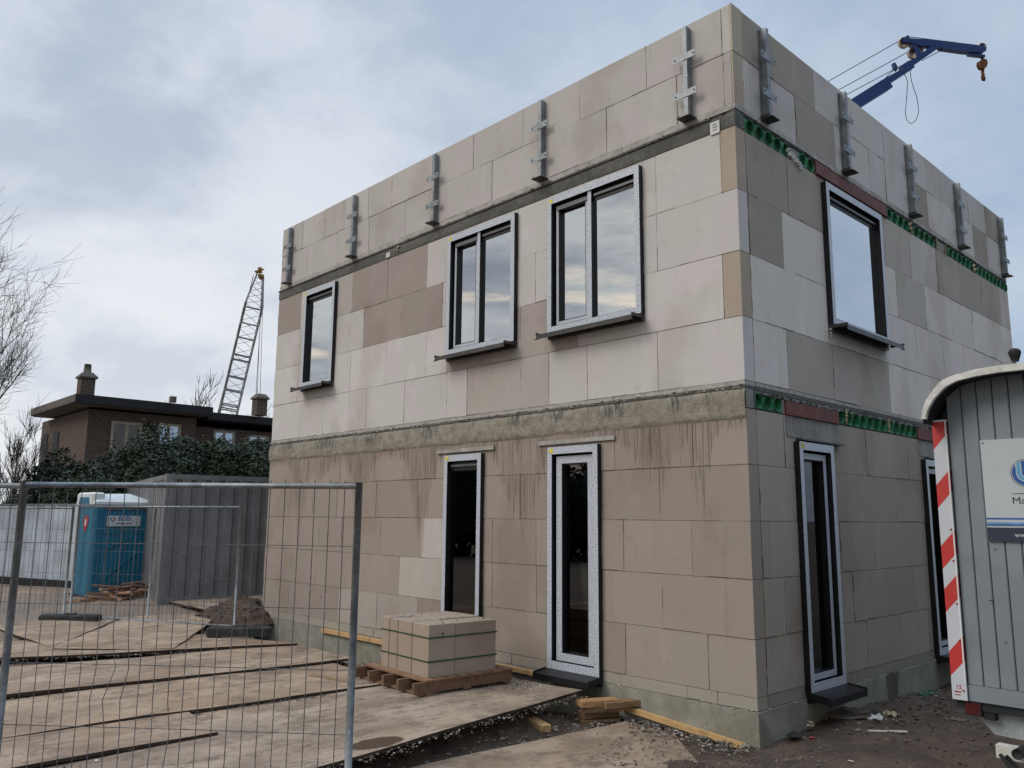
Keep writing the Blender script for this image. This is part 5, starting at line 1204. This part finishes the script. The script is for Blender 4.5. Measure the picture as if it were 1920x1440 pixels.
# trees and houses of the street behind the photographer, seen only mirrored in the glass
random.seed(77)
for i, (x, y, h, w) in enumerate([(-9,-20,4.0,3.2),(-15,-21,4.6,3.6),(-21,-20,4.2,3.5),(-27,-18,5.0,3.8),(-33,-15,4.6,3.6),(-3,-20,4.4,3.4),(-39,-12,5,4)]):
    B = [(x+dx, y+dy, h/2, w*.6, w*.5, h/2*random.uniform(.85,1.1)) for dx, dy in ((-w*.5,0),(w*.4,.4),(0,-.5))]
    lab = ['evergreen hedge bush nearest the photographer across the road','broad evergreen bush across the road, second along','low evergreen bush across the road facing the left doors','tall evergreen bush across the road opposite the far corner','evergreen bush across the road near the hoarding end','evergreen bush across the road behind the camera','last evergreen bush of the row across the road'][i]
    shrub('evergreen_bush', lab, (x, y), B, 1500, .22, MT['leafB'], 100+i, 'evergreen bushes across the road')
bare_tree('bare_tree', 'leafless tree across the road, mirrored in the left upstairs window', (-29,-18.5,0), 3.6, 19, .25, .55, depth=4, minr=.03)

for i, (x, y, h) in enumerate([(11,7,7.5),(13,13,8),(16,20,9)]):  # bushes added out of view so the gable door glass mirrors no bright sky
    B = [(x+dx, y+dy, h/2, 2.2, 2.6, h/2) for dx, dy in ((-.6,-1.5),(.4,1.2))]
    shrub('evergreen_bush', ['tall evergreen bush beyond the trailer, out of frame to the right','second tall evergreen bush beyond the trailer','farthest tall evergreen bush beyond the trailer'][i], (x, y), B, 1500, .22, MT['leafB'], 120+i, 'evergreen bushes across the road')
# ------------------------------------------------------------------ sky and light
SUN_EL, SUN_AZ = R(38), R(205)     # azimuth measured from +Y clockwise
w = bpy.data.worlds.new('World'); S.world = w; w.use_nodes = True; t = NT(w.node_tree); bg = t.n['Background']
sky = t.n.new('ShaderNodeTexSky'); sky.sky_type = 'NISHITA'; sky.sun_disc = False; sky.sun_elevation = SUN_EL; sky.sun_rotation = SUN_AZ; sky.air_density = 1.2; sky.dust_density = 2.
V = t.coord('Generated'); sp = t.n.new('ShaderNodeSeparateXYZ'); t.put(sp.inputs[0], V); X, Y, Z = sp.outputs[:3]
zc = t.m('MAXIMUM', Z, .0); inv = t.m('DIVIDE', 1., t.m('ADD', zc, .42)); cv = t.comb(t.m('MULTIPLY', X, inv), t.m('MULTIPLY', Y, inv), 0.)
wp = t.n.new('ShaderNodeTexNoise'); t.put(wp.inputs['Vector'], cv); wp.inputs['Scale'].default_value = 2.0; wp.inputs['Detail'].default_value = 3
wv = t.n.new('ShaderNodeVectorMath'); wv.operation = 'MULTIPLY_ADD'; t.put(wv.inputs[0], wp.outputs[1]); wv.inputs[1].default_value = (.22,.22,0); t.put(wv.inputs[2], cv); cv = wv.outputs[0]
n1 = t.noise(cv, 2.5, 5, .5); n2 = t.noise(cv, 6.5, 7, .58)
cl = t.m('ADD', t.m('MULTIPLY', n1, .68), t.m('MULTIPLY', n2, .32)); k = t.ramp(cl, .40, .60)
# towards the left (west) part of the view the overcast is whiter, towards the north-east bluer
az = t.m('ADD', t.m('MULTIPLY', X, -.97), t.m('MULTIPLY', Y, .15)); west = t.ramp(az, .45, 1.02)
darkc = t.mix(west, (.37,.46,.60), (.43,.495,.60)); lightc = t.mix(west, (.47,.555,.67), (.70,.735,.79))
c = t.mix(k, darkc, lightc)
hor = t.m('SUBTRACT', 1., t.ramp(Z, .10, .50)); c = t.mix(t.m('MULTIPLY', t.m('MULTIPLY', hor, west), t.m('ADD', .45, t.m('MULTIPLY', k, .35))), c, (.82,.835,.86))
# behind the photographer: greyer layered clouds with a warm low break
back = t.ramp(t.m('ADD', t.m('MULTIPLY', Y, -1.), t.m('MULTIPLY', X, -.1)), .10, .45)
str_ = t.noise(t.comb(X, Y, t.m('MULTIPLY', Z, 4.5)), 2.3, 7, .6); grey = t.mix(t.ramp(str_, .40, .62), (.31,.335,.39), (.68,.69,.68))
warm = t.m('MULTIPLY', t.ramp(t.noise(t.comb(X, Y, t.m('MULTIPLY', Z, 7.)), 2.9, 5, .6), .50, .64), t.m('SUBTRACT', 1., t.ramp(Z, .22, .40)))
grey = t.mix(warm, grey, (1.15,.97,.76)); c = t.mix(back, c, grey)
zen = t.m('ADD', 1., t.m('MULTIPLY', t.ramp(Z, .66, .95), 2.0)); c = t.mix(1., c, t.comb(zen, zen, zen), 'MULTIPLY')
c = t.mix(.06, c, t.mix(1., sky.outputs[0], (.10,.10,.10), 'MULTIPLY'))
STR = 10.
bgc = c; t.put(bg.inputs['Color'], bgc); bg.inputs['Strength'].default_value = 1.0
sl = bpy.data.lights.new('sun', 'SUN'); sl.energy = 1.2; sl.angle = R(28); sl.color = (1,.94,.86); so = bpy.data.objects.new('sun', sl); COL.objects.link(so)
dirv = Vector((math.sin(SUN_AZ)*math.cos(SUN_EL), math.cos(SUN_AZ)*math.cos(SUN_EL), math.sin(SUN_EL))); so.rotation_euler = (-dirv).to_track_quat('-Z', 'Y').to_euler()

S.render.engine = 'CYCLES'; S.view_settings.view_transform = 'Standard'; S.view_settings.look = 'None'; S.view_settings.gamma = 1; S.view_settings.exposure = .15
S.cycles.max_bounces = 6; S.cycles.transparent_max_bounces = 8
S.render.resolution_x = 1024; S.render.resolution_y = 768
